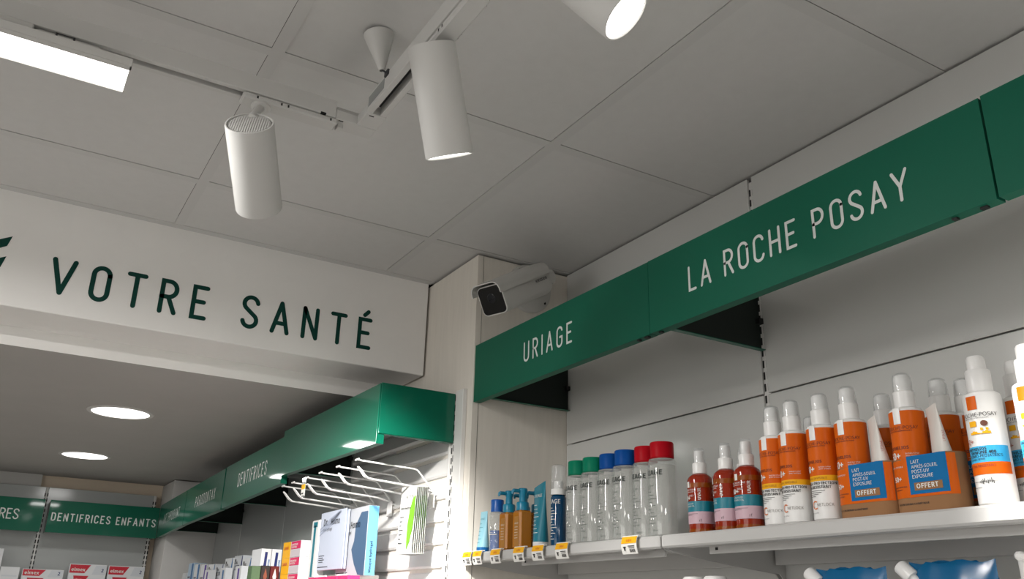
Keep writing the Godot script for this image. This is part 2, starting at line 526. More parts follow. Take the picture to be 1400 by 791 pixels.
# green board hung in front of a shelf run (looks to -x); corners far/near may sit at different heights
func board_x(called: String, label: String, x0: float, x1: float, z0: float, z1: float, y00: float, y01: float, y10: float, y11: float, text := "", tu0 := 0.0, tu1 := 0.0, tv0 := 0.0, tv1 := 0.0, th := 0.045, tr := 0.0026) -> Node3D:
	# x0/z0 far end, x1/z1 near end; y00 bottom far, y01 top far, y10 bottom near, y11 top near
	var at := V(x1, y10, z1)
	var t := thing(called, label, "sign", at, "green sign boards over the shelves")
	var pt := func(z: float, v: float, d: float) -> Vector3:
		var k := (z - z0) / (z1 - z0)
		var n := Vector3(z1 - z0, 0, x0 - x1).normalized()     # inward
		return Vector3(lerpf(x0, x1, k), lerpf(lerpf(y00, y01, v), lerpf(y10, y11, v), k) + H, z) + n * d - at
	var mb := Mb.new()
	var c := func(zz: float, v: float, d: float) -> Vector3: return pt.call(zz, v, d)
	var e := 0.0012
	# face, with a fold at top and bottom
	var far: float = z0 + e
	var near: float = z1 - e
	mb.quad(c.call(far, 0, 0), c.call(near, 0, 0), c.call(near, 1, 0), c.call(far, 1, 0))
	mb.quad(c.call(near, 0, 0.0015), c.call(far, 0, 0.0015), c.call(far, 1, 0.0015), c.call(near, 1, 0.0015))
	for v: float in [0.0, 1.0]:
		var up := Vector3(0, 0.0014 if v == 0.0 else -0.0014, 0)
		var a: Vector3 = c.call(far, v, 0); var b: Vector3 = c.call(near, v, 0)
		var a2: Vector3 = c.call(far, v, 0.02); var b2: Vector3 = c.call(near, v, 0.02)
		if v == 0.0: mb.quad(a2, b2, b, a); mb.quad(a + up, b + up, b2 + up, a2 + up)
		else: mb.quad(a, b, b2, a2); mb.quad(a2 + up, b2 + up, b + up, a + up)
		mb.quad(a2, a2 + up, b2 + up, b2)
	for z: float in [far, near]:
		var q := [c.call(z, 0, 0), c.call(z, 1, 0), c.call(z, 1, 0.02), c.call(z, 0, 0.02)]
		if z == near: q.reverse()
		mb.quad(q[0], q[1], q[2], q[3])
	part(t, "board", mb, M.green_matte if x1 > 1.0 else M.green)
	if text != "":
		var tx := Mb.new()
		var fm := func(u: float, w: float) -> Vector3:     # u = z, w = height above the text's own baseline
			var k := (u - tu0) / (tu1 - tu0)
			var kk := (u - z0) / (z1 - z0)
			return Vector3(lerpf(x0, x1, kk) - 0.0007, lerpf(tv0, tv1, k) + w + H, u) - at
		sign_words(tx, text, fm, tu0, tu1, 0.0, th, tr)
		part(t, "lettering", tx, M.sign_white, "white capital letters")
	return t

func bracket_z(parent: Node3D, z: float, x0: float, x1: float, y0: float, y1: float):
	var o := parent.position
	var mb := Mb.new()
	mb.box(V(x0, y0, z - 0.001) - o, V(x1, y1, z + 0.001) - o)
	part(parent, "bracket", mb, M.green_dark, "dark green bracket plate")
	mb = Mb.new(); mb.box(V(x0, y0 - 0.0008, z - 0.001) - o, V(x1, y0 + 0.0008, z + 0.012) - o)
	part(parent, "bracket_flange", mb, M.green)
	mb = Mb.new(); mb.box(V(x1 - 0.012, (y0 + y1) / 2 - 0.006, z - 0.004) - o, V(x1, (y0 + y1) / 2 + 0.006, z + 0.012) - o)
	part(parent, "hook", mb, M.dark)

func build_signs():
	var a := board_x("sign_board", "green sign board with one short white word, directly under the security camera", 1.04, 1.04, -1.982, -1.2445, 0.517, 0.671, 0.516, 0.667, "URIAGE", -1.713, -1.513, 0.569, 0.569)
	bracket_z(a, -1.955, 1.06, 1.331, 0.530, 0.655)
	var b := board_x("sign_board", "long green sign board with three white words, above the orange sunscreens", 1.038, 1.038, -1.2435, -0.5445, 0.5155, 0.6665, 0.516, 0.667, "LA ROCHE POSAY", -1.124, -0.665, 0.5685, 0.5685)
	bracket_z(b, -1.2355, 1.056, 1.332, 0.530, 0.655)
	var d := board_x("sign_board", "blank end of a green sign board at the right edge of the picture", 1.038, 1.038, -0.5435, 0.18, 0.517, 0.668, 0.517, 0.668)
	bracket_z(d, -0.5095, 1.056, 1.332, 0.530, 0.655)
	bracket_z(d, 0.17, 1.056, 1.330, 0.530, 0.655)
	for q: Array in [[a, -1.266, 0.012], [a, -1.288, 0.006], [b, -0.612, 0.007], [b, -0.572, 0.010], [b, -1.222, 0.008]]:
		var fx := Mb.new()
		fx.box(V(1.043, 0.5125, q[1]) - q[0].position, V(1.050, 0.5155, q[1] + q[2]) - q[0].position)
		part(q[0], "fixing_clip", fx, M.dark)
	# rear run on the right
	var c := board_x("sign_board", "blank bright green canopy board over the hanging packs", 0.7885, 0.809, -2.800, -2.0415, 0.397, 0.541, 0.394, 0.549)
	var o := c.position
	var mb := Mb.new(); mb.box(V(0.8115, 0.419, -2.0425) - o, V(1.024, 0.551, -2.0395) - o, 0.0008)
	mb.box(V(0.8115, 0.419, -2.058) - o, V(1.024, 0.4205, -2.0395) - o); part(c, "end_panel", mb, M.green)
	mb = Mb.new(); mb.box(V(0.8075, 0.394, -2.0450) - o, V(0.8115, 0.549, -2.0415) - o, 0.0008); part(c, "corner_strip", mb, M.green)
	mb = Mb.new(); mb.box(V(0.815, 0.549, -2.79) - o, V(1.02, 0.551, -2.045) - o); part(c, "top_plate", mb, M.green_dark)
	bracket_z(c, -2.782, 0.815, 1.02, 0.408, 0.54)
	var e := board_x("sign_board", "green sign board reading DENTIFRICES, left of the blank canopy board", 0.790, 0.7950, -3.565, -2.802, 0.358, 0.519, 0.375, 0.527, "DENTIFRICES", -3.352, -2.985, 0.422, 0.426, 0.045, 0.0026)
	bracket_z(e, -3.55, 0.81, 1.039, 0.385, 0.50)
	o = e.position
	mb = Mb.new(); mb.box(V(0.815, 0.508, -3.56) - o, V(1.039, 0.510, -2.81) - o); part(e, "top_plate", mb, M.green_dark)
	var g := board_x("sign_board", "second green sign board from the rear corner in the receding right run", 0.778, 0.7875, -4.235, -3.567, 0.342, 0.497, 0.356, 0.515, "PARODONTAX", -4.03, -3.69, 0.403, 0.410, 0.041, 0.0024)
	bracket_z(g, -4.22, 0.80, 1.039, 0.362, 0.48)
	o = g.position
	mb = Mb.new(); mb.box(V(0.805, 0.49, -4.23) - o, V(1.039, 0.492, -3.57) - o); part(g, "top_plate", mb, M.green_dark)
	var h := board_x("sign_board", "farthest green sign board of the receding right run, touching the rear corner", 0.772, 0.7775, -4.852, -4.237, 0.318, 0.480, 0.341, 0.496, "ARTHRODONT", -4.71, -4.345, 0.381, 0.389, 0.041, 0.0024)
	bracket_z(h, -4.70, 0.80, 1.039, 0.35, 0.46)
	# rear wall
	for s in [[0.2645, 0.7705, "DENTIFRICES ENFANTS", 0.281, 0.757, "green sign board reading DENTIFRICES ENFANTS on the rear wall"], [-0.46, 0.2405, "RES", 0.061, 0.137, "green sign board at the left edge, its word ending in RES"]]:
		var at := V(s[0], 0.315, -4.85)
		var t := thing("sign_board", s[5], "sign", at, "green sign boards over the shelves")
		mb = Mb.new()
		mb.box(Vector3(0, 0, -0.0015), Vector3(s[1] - s[0], 0.152, 0), 0.0005)
		mb.box(Vector3(0, 0, -0.02), Vector3(s[1] - s[0], 0.0015, -0.0015)); mb.box(Vector3(0, 0.1505, -0.02), Vector3(s[1] - s[0], 0.152, -0.0015))
		part(t, "board", mb, M.green)
		for side: float in [0.0, s[1] - s[0] - 0.002]:
			mb = Mb.new(); mb.box(Vector3(side, 0.002, -0.14), Vector3(side + 0.002, 0.150, -0.0016)); part(t, "bracket", mb, M.green)
		var tx := Mb.new()
		sign_words(tx, s[2], func(u: float, v: float) -> Vector3: return Vector3(u - s[0], v, 0.0007), s[3], s[4], 0.057 if s[2] != "RES" else 0.053, 0.034 if s[2] != "RES" else 0.044, 0.0026)
		part(t, "lettering", tx, M.sign_white, "white capital letters")

func build_rear():
	# back panels and uprights of the rear wall
	for p in [[-0.49, 0.240, "left of the slotted upright"], [0.252, 0.752, "above the toothpaste boxes, beside the corner"]]:
		var mb := Mb.new()
		mb.box(Vector3.ZERO, Vector3(p[1] - p[0], 0.841, 0.012), 0.001)
		solo("back_panel", mb, M.panel_far, "grey back panel of the rear wall shelving, %s" % p[2], "panel", V(p[0], -0.3, -5.01), "back panels of the rear wall shelving")
	upright("slotted_upright", V(0.2405, -0.3, -5.012), V(0.2515, 0.541, -4.997), "z", "slotted white upright on the rear wall between the two sign boards", "uprights of the rear wall")
	upright("slotted_upright", V(0.7525, -0.3, -5.012), V(0.7665, 0.541, -4.997), "z", "slotted white upright on the rear wall in the corner by the column", "uprights of the rear wall")
	# rear right run: plain panels with fine joints
	var zz := [-4.735, -4.23, -3.555, -2.81]
	for i in 3:
		for r in [[-0.3, 0.60]]:
			var mb := Mb.new()
			mb.box(Vector3.ZERO, V(1.0485, r[1], zz[i + 1] - 0.002) - V(1.040, r[0], zz[i] + 0.002), 0.0012)
			solo("back_panel", mb, M.panel_far, "grey back panel in the rear right run, %s" % ["farthest one by the corner column", "middle one of the three", "nearest one, left of the slatted wall"][i], "panel", V(1.040, r[0], zz[i] + 0.002), "back panels of the rear right run")
	# slatted wall under the canopy
	var at := V(1.0495, -0.3, -2.80)
	var sw := thing("slat_wall", "white slatted display wall lit by a spotlight under the green canopy", "slat wall", at)
	var bk := Mb.new(); bk.box(Vector3(-0.004, 0, 0.004), Vector3(0.0, 0.90, 0.735)); part(sw, "backing", bk, M.white)
	var y := 0.0
	while y < 0.86:
		var mb := Mb.new()
		mb.extrude(PackedVector2Array([Vector2(-0.006, y), Vector2(-0.019, y + 0.002), Vector2(-0.022, y + 0.007), Vector2(-0.0165, y + 0.046), Vector2(-0.012, y + 0.050), Vector2(-0.006, y + 0.050)]), 0.006, 0.732, Transform3D.IDENTITY)
		part(sw, "slat", mb, M.metal_white)
		y += 0.058
	# end upright of the slatted wall: a deep slotted post
	var u := thing("slotted_post", "tall slotted white steel post at the near end of the slatted wall", "upright", V(1.03, -0.6, -2.03))
	var mb2 := Mb.new()
	mb2.box(Vector3(-0.006, 0, -0.008), Vector3(0.0065, 1.158, 0.034), 0.001); part(u, "post", mb2, M.white)
	mb2 = Mb.new(); mb2.box(Vector3(-0.008, 0, -0.0355), Vector3(0.0065, 1.02, -0.0265), 0.001); part(u, "side_rail", mb2, M.white)
	mb2 = Mb.new(); mb2.box(Vector3(-0.003, 0, -0.0265), Vector3(0.0065, 1.155, -0.008)); part(u, "web", mb2, M.white)
	mb2 = Mb.new()
	y = 0.02
	while y < 1.13:
		mb2.box(Vector3(-0.0036, y, -0.0245), Vector3(-0.002, y + 0.016, -0.0195)); mb2.box(Vector3(-0.0036, y + 0.006, -0.0155), Vector3(-0.002, y + 0.022, -0.0105))
		y += 0.027
	part(u, "slots", mb2, M.dark, "dark punched slots").set_meta("kind", "stuff")

# ---------------------------------------------------------------- lamps
func spot(called: String, cap: Vector3, face: Vector3, r: float, at_track: Vector3, label: String, power: float, angle: float, along: Vector3):
	var ax := (face - cap).normalized()          # the way it shines
	var y := -ax
	var x := y.cross(Vector3(0, 0, 1)).normalized()
	var z := x.cross(y)
	var o := cap.lerp(face, 0.5)
	var t := thing(called, label, "spotlight", o, "white cylinder spotlights on the track")
	var xf := Transform3D(Basis(x, y, z), Vector3.ZERO)
	var hl := (face - cap).length() / 2.0
	var mb := Mb.new()
	mb.lathe([Vector2(r - 0.003, -hl + 0.006), Vector2(r - 0.0025, -hl), Vector2(r - 0.0006, -hl), Vector2(r, -hl + 0.002), Vector2(r, hl - 0.003), Vector2(r - 0.0008, hl), Vector2(r - 0.0028, hl), Vector2(r - 0.0036, hl - 0.010)], 48, xf)
	part(t, "housing", mb, M.lamp_white)
	# ribbed rear grille
	var gb := Mb.new()
	gb.lathe([Vector2(r - 0.0052, hl - 0.008), Vector2(r - 0.0052, hl - 0.0022), Vector2(0.0001, hl - 0.0022)], 40, xf)
	var gx := xf * Transform3D(Basis(Vector3.UP, 0.9), Vector3.ZERO)
	for k in range(-9, 10):
		var d := k * 0.0038
		var half := sqrt(maxf(0.0, pow(r - 0.0065, 2) - d * d))
		gb.box(Vector3(-half, hl - 0.0023, d - 0.0010), Vector3(half, hl - 0.0008, d + 0.0010), 0.0, gx)
	part(t, "rear_grille", gb, M.lamp_white, "ribbed rear cooling cap")
	var lb := Mb.new()
	lb.lathe([Vector2(r - 0.003, -hl + 0.002), Vector2(0.0001, -hl + 0.002)], 48, xf)
	part(t, "lamp_face", lb, M.lamp_face, "glowing white lamp face")
	# swivel arm up to the adapter on the track
	var ab := Mb.new()
	var trk := at_track - o
	var inv := xf.affine_inverse() * trk
	var side2 := Vector3(inv.x, 0, inv.z)
	var up := xf * (Vector3(0, hl - 0.004, 0) + side2.limit_length(r - 0.014))
	ab.tube([up, up + (trk - up) * 0.35, trk + Vector3(0, -0.003, 0)], 0.0075, 14)
	part(t, "swivel_arm", ab, M.lamp_white)
	var cb := Mb.new()
	cb.lathe([Vector2(0.0001, -0.008), Vector2(0.013, -0.008), Vector2(0.017, -0.004), Vector2(0.017, 0.0)], 24, Transform3D(Basis.IDENTITY, trk))
	part(t, "swivel_collar", cb, M.lamp_white)
	var side := along.cross(Vector3.UP).normalized()
	var bx := Mb.new()
	var bf := Transform3D(Basis(along, Vector3.UP, along.cross(Vector3.UP)), trk)
	bx.box(Vector3(-0.035, 0.0, -0.0165), Vector3(0.135, 0.0118, 0.0165), 0.003, bf)
	bx.box(Vector3(0.139, 0.002, -0.012), Vector3(0.149, 0.0112, 0.004), 0.001, bf)
	part(t, "adapter", bx, M.lamp_white)
	bx = Mb.new()
	for q: float in [-0.012, 0.030, 0.042, 0.12]:
		bx.box(Vector3(q, 0.003, 0.0164), Vector3(q + 0.003, 0.008, 0.0169), 0.0, bf)
		bx.box(Vector3(q, 0.003, -0.0169), Vector3(q + 0.003, 0.008, -0.0164), 0.0, bf)
	part(t, "latch_marks", bx, M.dark)
	if power > 0.0:
		var sp := SpotLight3D.new()
		sp.name = "spot_beam"
		sp.light_energy = power
		sp.light_color = Color("fffcf7")
		sp.spot_range = 12.0
		sp.spot_angle = angle
		sp.spot_attenuation = 1.0
		sp.spot_angle_attenuation = 0.8
		sp.light_size = r * 0.8
		sp.shadow_enabled = true
		t.add_child(sp)
		sp.transform = Transform3D(Basis(x, z, -ax) if x.cross(z).dot(-ax) > 0 else Basis(-x, z, -ax), ax * (hl + 0.004))

func area_light(parent: Node3D, at: Vector3, size: Vector2, e: float, col := "fffdfa"):
	var l := AreaLight3D.new()
	l.name = "light_panel"
	l.area_size = size
	l.light_energy = e
	l.light_color = Color(col)
	l.area_range = 12.0
	l.shadow_enabled = true
	parent.add_child(l, true)
	l.position = at
	l.rotation_degrees = Vector3(-90, 0, 0)

func build_lamps():
	# L-shaped track hung under the ceiling
	var t := thing("lighting_track", "white L-shaped lighting track hung under the ceiling tiles", "light track", V(0.44, 0.835, -1.34))
	var o := t.position
	var rail := func(lo: Vector3, hi: Vector3, along_x: bool):
		var mb := Mb.new()
		var w := 0.011
		if along_x:
			mb.box(lo - o, Vector3(hi.x, hi.y, lo.z + w) - o, 0.0008); mb.box(Vector3(lo.x, lo.y, hi.z - w) - o, hi - o, 0.0008)
			mb.box(Vector3(lo.x, hi.y - 0.008, lo.z + w) - o, Vector3(hi.x, hi.y, hi.z - w) - o)
		else:
			mb.box(lo - o, Vector3(lo.x + w, hi.y, hi.z) - o, 0.0008); mb.box(Vector3(hi.x - w, lo.y, lo.z) - o, hi - o, 0.0008)
			mb.box(Vector3(lo.x + w, hi.y - 0.008, lo.z) - o, Vector3(hi.x - w, hi.y, hi.z) - o)
		part(t, "rail", mb, M.lamp_white)
		mb = Mb.new()
		if along_x:
			for s: float in [lo.z + w + 0.0005, hi.z - w - 0.0035]: mb.box(Vector3(lo.x, hi.y - 0.016, s) - o, Vector3(hi.x, hi.y - 0.010, s + 0.003) - o)
		else:
			for s: float in [lo.x + w + 0.0005, hi.x - w - 0.0035]: mb.box(Vector3(s, hi.y - 0.016, lo.z) - o, Vector3(s + 0.003, hi.y - 0.010, hi.z) - o)
		part(t, "conductor", mb, M.steel, "dark conductors in the track slot")
	rail.call(V(-1.3, 0.834, -1.3735), V(0.402, 0.868, -1.3375), true)
	rail.call(V(0.4435, 0.834, -1.29), V(0.4795, 0.868, 0.9), false)
	var mb := Mb.new()
	mb.box(V(0.4025, 0.832, -1.3755) - o, V(0.481, 0.852, -1.3375) - o, 0.0015)
	mb.box(V(0.4425, 0.832, -1.3375) - o, V(0.481, 0.852, -1.2895) - o, 0.0015)
	mb.box(V(0.408, 0.852, -1.3715) - o, V(0.477, 0.867, -1.3535) - o, 0.001)
	part(t, "corner_joint", mb, M.lamp_white)
	mb = Mb.new()
	for p: Vector3 in [V(0.409, 0.8316, -1.343), V(0.450, 0.8316, -1.297)]:
		mb.box(p - o, p + Vector3(0.009, 0.002, 0.003) - o)
	mb.box(V(0.374, 0.8335, -1.342) - o, V(0.384, 0.837, -1.3372) - o)
	part(t, "screw_slot", mb, M.dark)
	mb = Mb.new(); mb.box(V(0.4428, 0.842, -1.285) - o, V(0.4436, 0.862, -1.215) - o); part(t, "type_plate", mb, mat("plate_grey", "8f9290", 0.5), "small grey plate")
	mb = Mb.new()
	mb.lathe([Vector2(0.004, -0.07), Vector2(0.0055, -0.069), Vector2(0.010, -0.055), Vector2(0.0255, -0.006), Vector2(0.0265, -0.003), Vector2(0.0265, 0.0)], 32, Transform3D(Basis(Vector3(0, 0, 1), 0.16) , V(0.424, 0.9405, -1.21) - o))
	part(t, "ceiling_cup", mb, M.lamp_white, "white cone-shaped ceiling cup")
	mb = Mb.new(); mb.tube([V(0.4345, 0.874, -1.21) - o, V(0.444, 0.866, -1.206) - o], 0.0016, 8); mb.box(V(0.4405, 0.860, -1.212) - o, V(0.4445, 0.871, -1.196) - o, 0.001); part(t, "suspension_clip", mb, M.steel)
	for p: Vector3 in [V(-1.0, 0.94, -1.355), V(0.46, 0.94, 0.7)]:
		mb = Mb.new()
		mb.lathe([Vector2(0.004, -0.07), Vector2(0.010, -0.055), Vector2(0.0265, -0.003), Vector2(0.0265, 0.0)], 24, Transform3D(Basis.IDENTITY, p - o)); part(t, "ceiling_cup", mb, M.lamp_white)
	# spotlights
	spot("track_spotlight", V(0.2427, 0.738, -1.278), V(0.3026, 0.649, -1.396), 0.0392, V(0.2725, 0.822, -1.3555), "white cylinder spotlight turned away, its ribbed round rear cap showing", 4.2, 29.5, Vector3.RIGHT)
	spot("track_spotlight", V(0.4459, 0.8139, -1.028), V(0.5089, 0.6626, -1.0748), 0.0371, V(0.4615, 0.822, -1.035), "white cylinder spotlight right of the cone-shaped ceiling cup, lit face downwards", 0.8, 26.0, Vector3(0, 0, 1))
	spot("track_spotlight", V(0.4735, 0.817, -0.763), V(0.556, 0.694, -0.691), 0.0361, V(0.4615, 0.822, -0.80), "white cylinder spotlight cut by the top edge, its glowing face towards the shelf", 6.0, 24.0, Vector3(0, 0, 1))
	# linear lamp under the track
	var l := thing("linear_lamp", "long white linear lamp glowing at the top left, under the track", "lamp", V(-0.55, 0.78, -1.333))
	o = l.position
	mb = Mb.new(); mb.box(V(-1.15, 0.785, -1.371) - o, V(0.0575, 0.8, -1.294) - o, 0.001)
	for q: Array in [[V(-1.15, 0.779, -1.371), V(0.0575, 0.785, -1.3685)], [V(-1.15, 0.779, -1.2965), V(0.0575, 0.785, -1.294)], [V(0.055, 0.779, -1.371), V(0.0575, 0.785, -1.294)]]: mb.box(q[0] - o, q[1] - o)
	part(l, "housing", mb, M.lamp_white)
	mb = Mb.new(); mb.box(V(-1.148, 0.7805, -1.3683) - o, V(0.0548, 0.7848, -1.2967) - o); part(l, "diffuser", mb, M.lamp_face, "glowing white diffuser")
	mb = Mb.new(); mb.box(V(-0.9, 0.80, -1.365) - o, V(-0.085, 0.8332, -1.333) - o, 0.002); part(l, "driver_box", mb, M.lamp_white)
	mb = Mb.new(); mb.box(V(-0.084, 0.816, -1.371) - o, V(0.012, 0.8332, -1.340) - o, 0.004); part(l, "adapter", mb, M.lamp_white)
	mb = Mb.new()
	for s: float in [-0.055, -0.03]: mb.box(V(s, 0.828, -1.3402) - o, V(s + 0.003, 0.833, -1.3394) - o)
	mb.box(V(-0.055, 0.832, -1.3402) - o, V(-0.027, 0.8328, -1.3394) - o)
	part(l, "latch", mb, M.steel)
	area_light(l, V(-0.55, 0.778, -1.333) - o, Vector2(1.2, 0.07), 2.2)
	# round downlights in the low ceiling; the left pair is unseen, lighting the rear
	for p in [[0.325, -3.15, "nearer, larger one"], [0.325, -4.22, "farther, smaller one"], [-0.9, -3.15, "unseen one at the left, near the bulkhead"], [-0.9, -4.22, "unseen one at the left, near the rear wall"]]:
		var d := thing("downlight", "round glowing downlight in the low ceiling, %s" % p[2], "downlight", V(p[0], 0.604, p[1]), "round downlights in the low ceiling")
		mb = Mb.new()
		mb.lathe([Vector2(0.091, -0.001), Vector2(0.092, -0.003), Vector2(0.104, -0.0026), Vector2(0.106, 0.0)], 48); part(d, "trim_ring", mb, M.lamp_white)
		mb = Mb.new(); mb.lathe([Vector2(0.092, -0.0018), Vector2(0.0001, -0.0022)], 48); part(d, "diffuser", mb, M.lamp_face, "glowing round diffuser")
		area_light(d, Vector3(0, -0.006, 0), Vector2(0.16, 0.16), 0.22)
	# unseen light panel across the aisle, placed to brighten bulkhead and pillar
	var bw := thing("unseen_wall_light", "unseen glowing panel on the opposite wall, lighting the bulkhead and pillar", "light panel", V(-2.6, -0.35, -0.7))
	mb = Mb.new(); mb.box(Vector3(0, -0.03, -1.23), Vector3(0.04, 1.13, 1.23), 0.004); part(bw, "frame", mb, M.white)
	mb = Mb.new(); mb.box(Vector3(0.04, 0.0, -1.2), Vector3(0.045, 1.1, 1.2)); part(bw, "diffuser", mb, glow("unseen_panel_glow", "fffdfa", 0.5))
	area_light(bw, Vector3(0.05, 0.55, 0), Vector2(2.4, 1.1), 1.1)
	bw.get_node("light_panel").rotation_degrees = Vector3(0, -90, 0)
	# unseen ceiling lamps beside and behind the viewer, placed to light the shop
	for p in [[-1.5, 0.3, "left of the viewer", 0.8], [-0.5, 1.6, "behind the viewer", 2.4]]:
		var d := thing("unseen_ceiling_light", "unseen square ceiling light, lighting the shop from %s" % p[2], "lamp", V(p[0] - 0.012, 0.9395, p[1]), "unseen square ceiling lights")
		mb = Mb.new(); mb.box(Vector3(-0.3, -0.004, -0.3), Vector3(0.3, 0.0005, 0.3), 0.001); part(d, "frame", mb, M.lamp_white)
		mb = Mb.new(); mb.box(Vector3(-0.28, -0.006, -0.28), Vector3(0.28, -0.004, 0.28)); part(d, "diffuser", mb, M.lamp_face)
		area_light(d, Vector3(0, -0.010, 0), Vector2(0.56, 0.56), p[3])

# ---------------------------------------------------------------- goods on the right shelf
const SH := 0.137      # shelf top, from the eye

func build_shelves():
	for s in [[-1.963, -1.2275, "left length of white shelf with orange price tags along its edge"], [-1.2225, 0.20, "right length of white shelf carrying the orange sunscreens"]]:
		var at := V(1.03, 0.115, s[1])
		var t := thing("shelf", s[2], "shelf", at, "lengths of the upper right shelf")
		var l: float = s[0] - s[1]
		var mb := Mb.new(); mb.box(Vector3(0.006, 0.017, l), Vector3(0.300, 0.0219, 0)); part(t, "deck", mb, M.shelf)
		mb = Mb.new(); mb.box(Vector3(0, 0, l), Vector3(0.012, 0.022, 0), 0.003); part(t, "front_lip", mb, M.shelf)
		mb = Mb.new(); mb.box(Vector3(0.012, 0.0, l + 0.045), Vector3(0.034, 0.004, -0.045 if s[0] < -1.5 else -0.02)); mb.box(Vector3(0.030, -0.012, l + (0.09 if s[0] > -1.5 else 0.223)), Vector3(0.034, 0.004, -0.02)); part(t, "front_rail", mb, M.shelf)
		mb = Mb.new()
		for k in [0.10 if s[0] > -1.5 else 0.232]:
			if -l > k: mb.box(Vector3(0.0294, -0.0065, l + k + 0.004), Vector3(0.0302, -0.002, l + k + 0.010))
		part(t, "rail_hole", mb, M.dark)
		mb = Mb.new(); mb.box(Vector3(0.27, -0.016, l + 0.01), Vector3(0.285, 0.017, -0.01)); part(t, "rear_rail", mb, M.shelf)
		for z: float in ([-0.0045, l + 0.006] if s[0] < -1.5 else [l + 0.0015, l + 0.715]):
			mb = Mb.new()
			var poly := PackedVector2Array([Vector2(0.014, 0.016), Vector2(0.014, 0.0), Vector2(0.024, -0.004), Vector2(0.155, -0.019), Vector2(0.287, -0.031), Vector2(0.296, -0.040), Vector2(0.297, -0.070), Vector2(0.303, -0.070), Vector2(0.303, 0.016)])
			mb.extrude(poly, z - 0.001, z + 0.001)
			part(t, "shelf_bracket", mb, M.shelf)
	# lower shelf, only its goods reach into the picture
	var lo := thing("shelf", "lower white shelf under the frame's bottom edge, holding blue refill pouches", "shelf", V(1.03, -0.16, 0.2))
	var lb := Mb.new(); lb.box(Vector3(0, 0, -2.16), Vector3(0.30, 0.022, 0), 0.003); part(lo, "deck", lb, M.shelf)
	# price tags clipped to the shelf edge
	var tags := [[-1.934, "first price tag from the pillar on the shelf edge"], [-1.882, "second price tag from the pillar, close beside the first"], [-1.795, "third price tag from the pillar, below the amber pumps"], [-1.692, "price tag below the teal tube's left side"], [-1.614, "price tag below the teal tube's right side"], [-1.523, "price tag below the blue foam bottle"], [-1.302, "price tag alone at the right, below the red-capped bottles"]]
	var i := 0
	for g in tags:
		var t := thing("price_tag", "%s, orange over white" % g[1], "price tag", V(1.0295, 0.112, g[0]), "price tags on the shelf edge")
		var w := 0.021 if i < 2 else 0.0225
		i += 1
		var f := func(u: float, v: float) -> Vector3:   # bowed clip
			var q := v / 0.032
			return Vector3(-0.0045 - 0.004 * sin(q * PI), v - 0.004, u)
		var mb := Mb.new()
		var rows := []
		for k in 7: rows.append([f.call(-w, 0.032 * k / 6.0), f.call(w, 0.032 * k / 6.0)])
		mb.skin(rows)
		rows = rows.map(func(r): return [r[1] + Vector3(0.001, 0, 0), r[0] + Vector3(0.001, 0, 0)])
		mb.skin(rows)
		mb.box(Vector3(-0.0035, 0.026, -w), Vector3(0.002, 0.0285, w))
		part(t, "tag_card", mb, M.paper)
		var fo := func(u: float, v: float) -> Vector3: return f.call(u, v) + Vector3(-0.0005, 0, 0)
		mb = Mb.new()
		for k in 4: mb.patch(fo, -w * 0.97, 0.0185 + 0.003 * k, w * 0.97, 0.0215 + 0.003 * k)
		part(t, "orange_panel", mb, M.yellow)
		mb = Mb.new()
		var f2 := func(u: float, v: float) -> Vector3: return f.call(u, v) + Vector3(-0.0009, 0, 0)
		for k in 5: mb.patch(f2, 0.002 + k * 0.0032, 0.003, 0.0038 + k * 0.0032, 0.0085)
		mb.patch(f2, -0.002, 0.013, 0.017, 0.0145); mb.patch(f2, 0.0, 0.0103, 0.017, 0.0113); mb.patch(f2, -0.014, 0.006, -0.010, 0.012); mb.patch(f2, -0.016, 0.011, -0.008, 0.013)
		part(t, "tag_print", mb, M.ink)
		mb = Mb.new(); words(mb, "1,95 €", f2, 0.0, 0.021, 0.005, true, true); part(t, "price", mb, mat("price_red", "c8501c", 0.6))

func shelf_item(called: String, label: String, category: String, x: float, z: float, group := "", turn := 0.0) -> Node3D:
	var t := thing(called, label, category, V(x, SH, z), group)
	t.rotation.y = turn
	return t

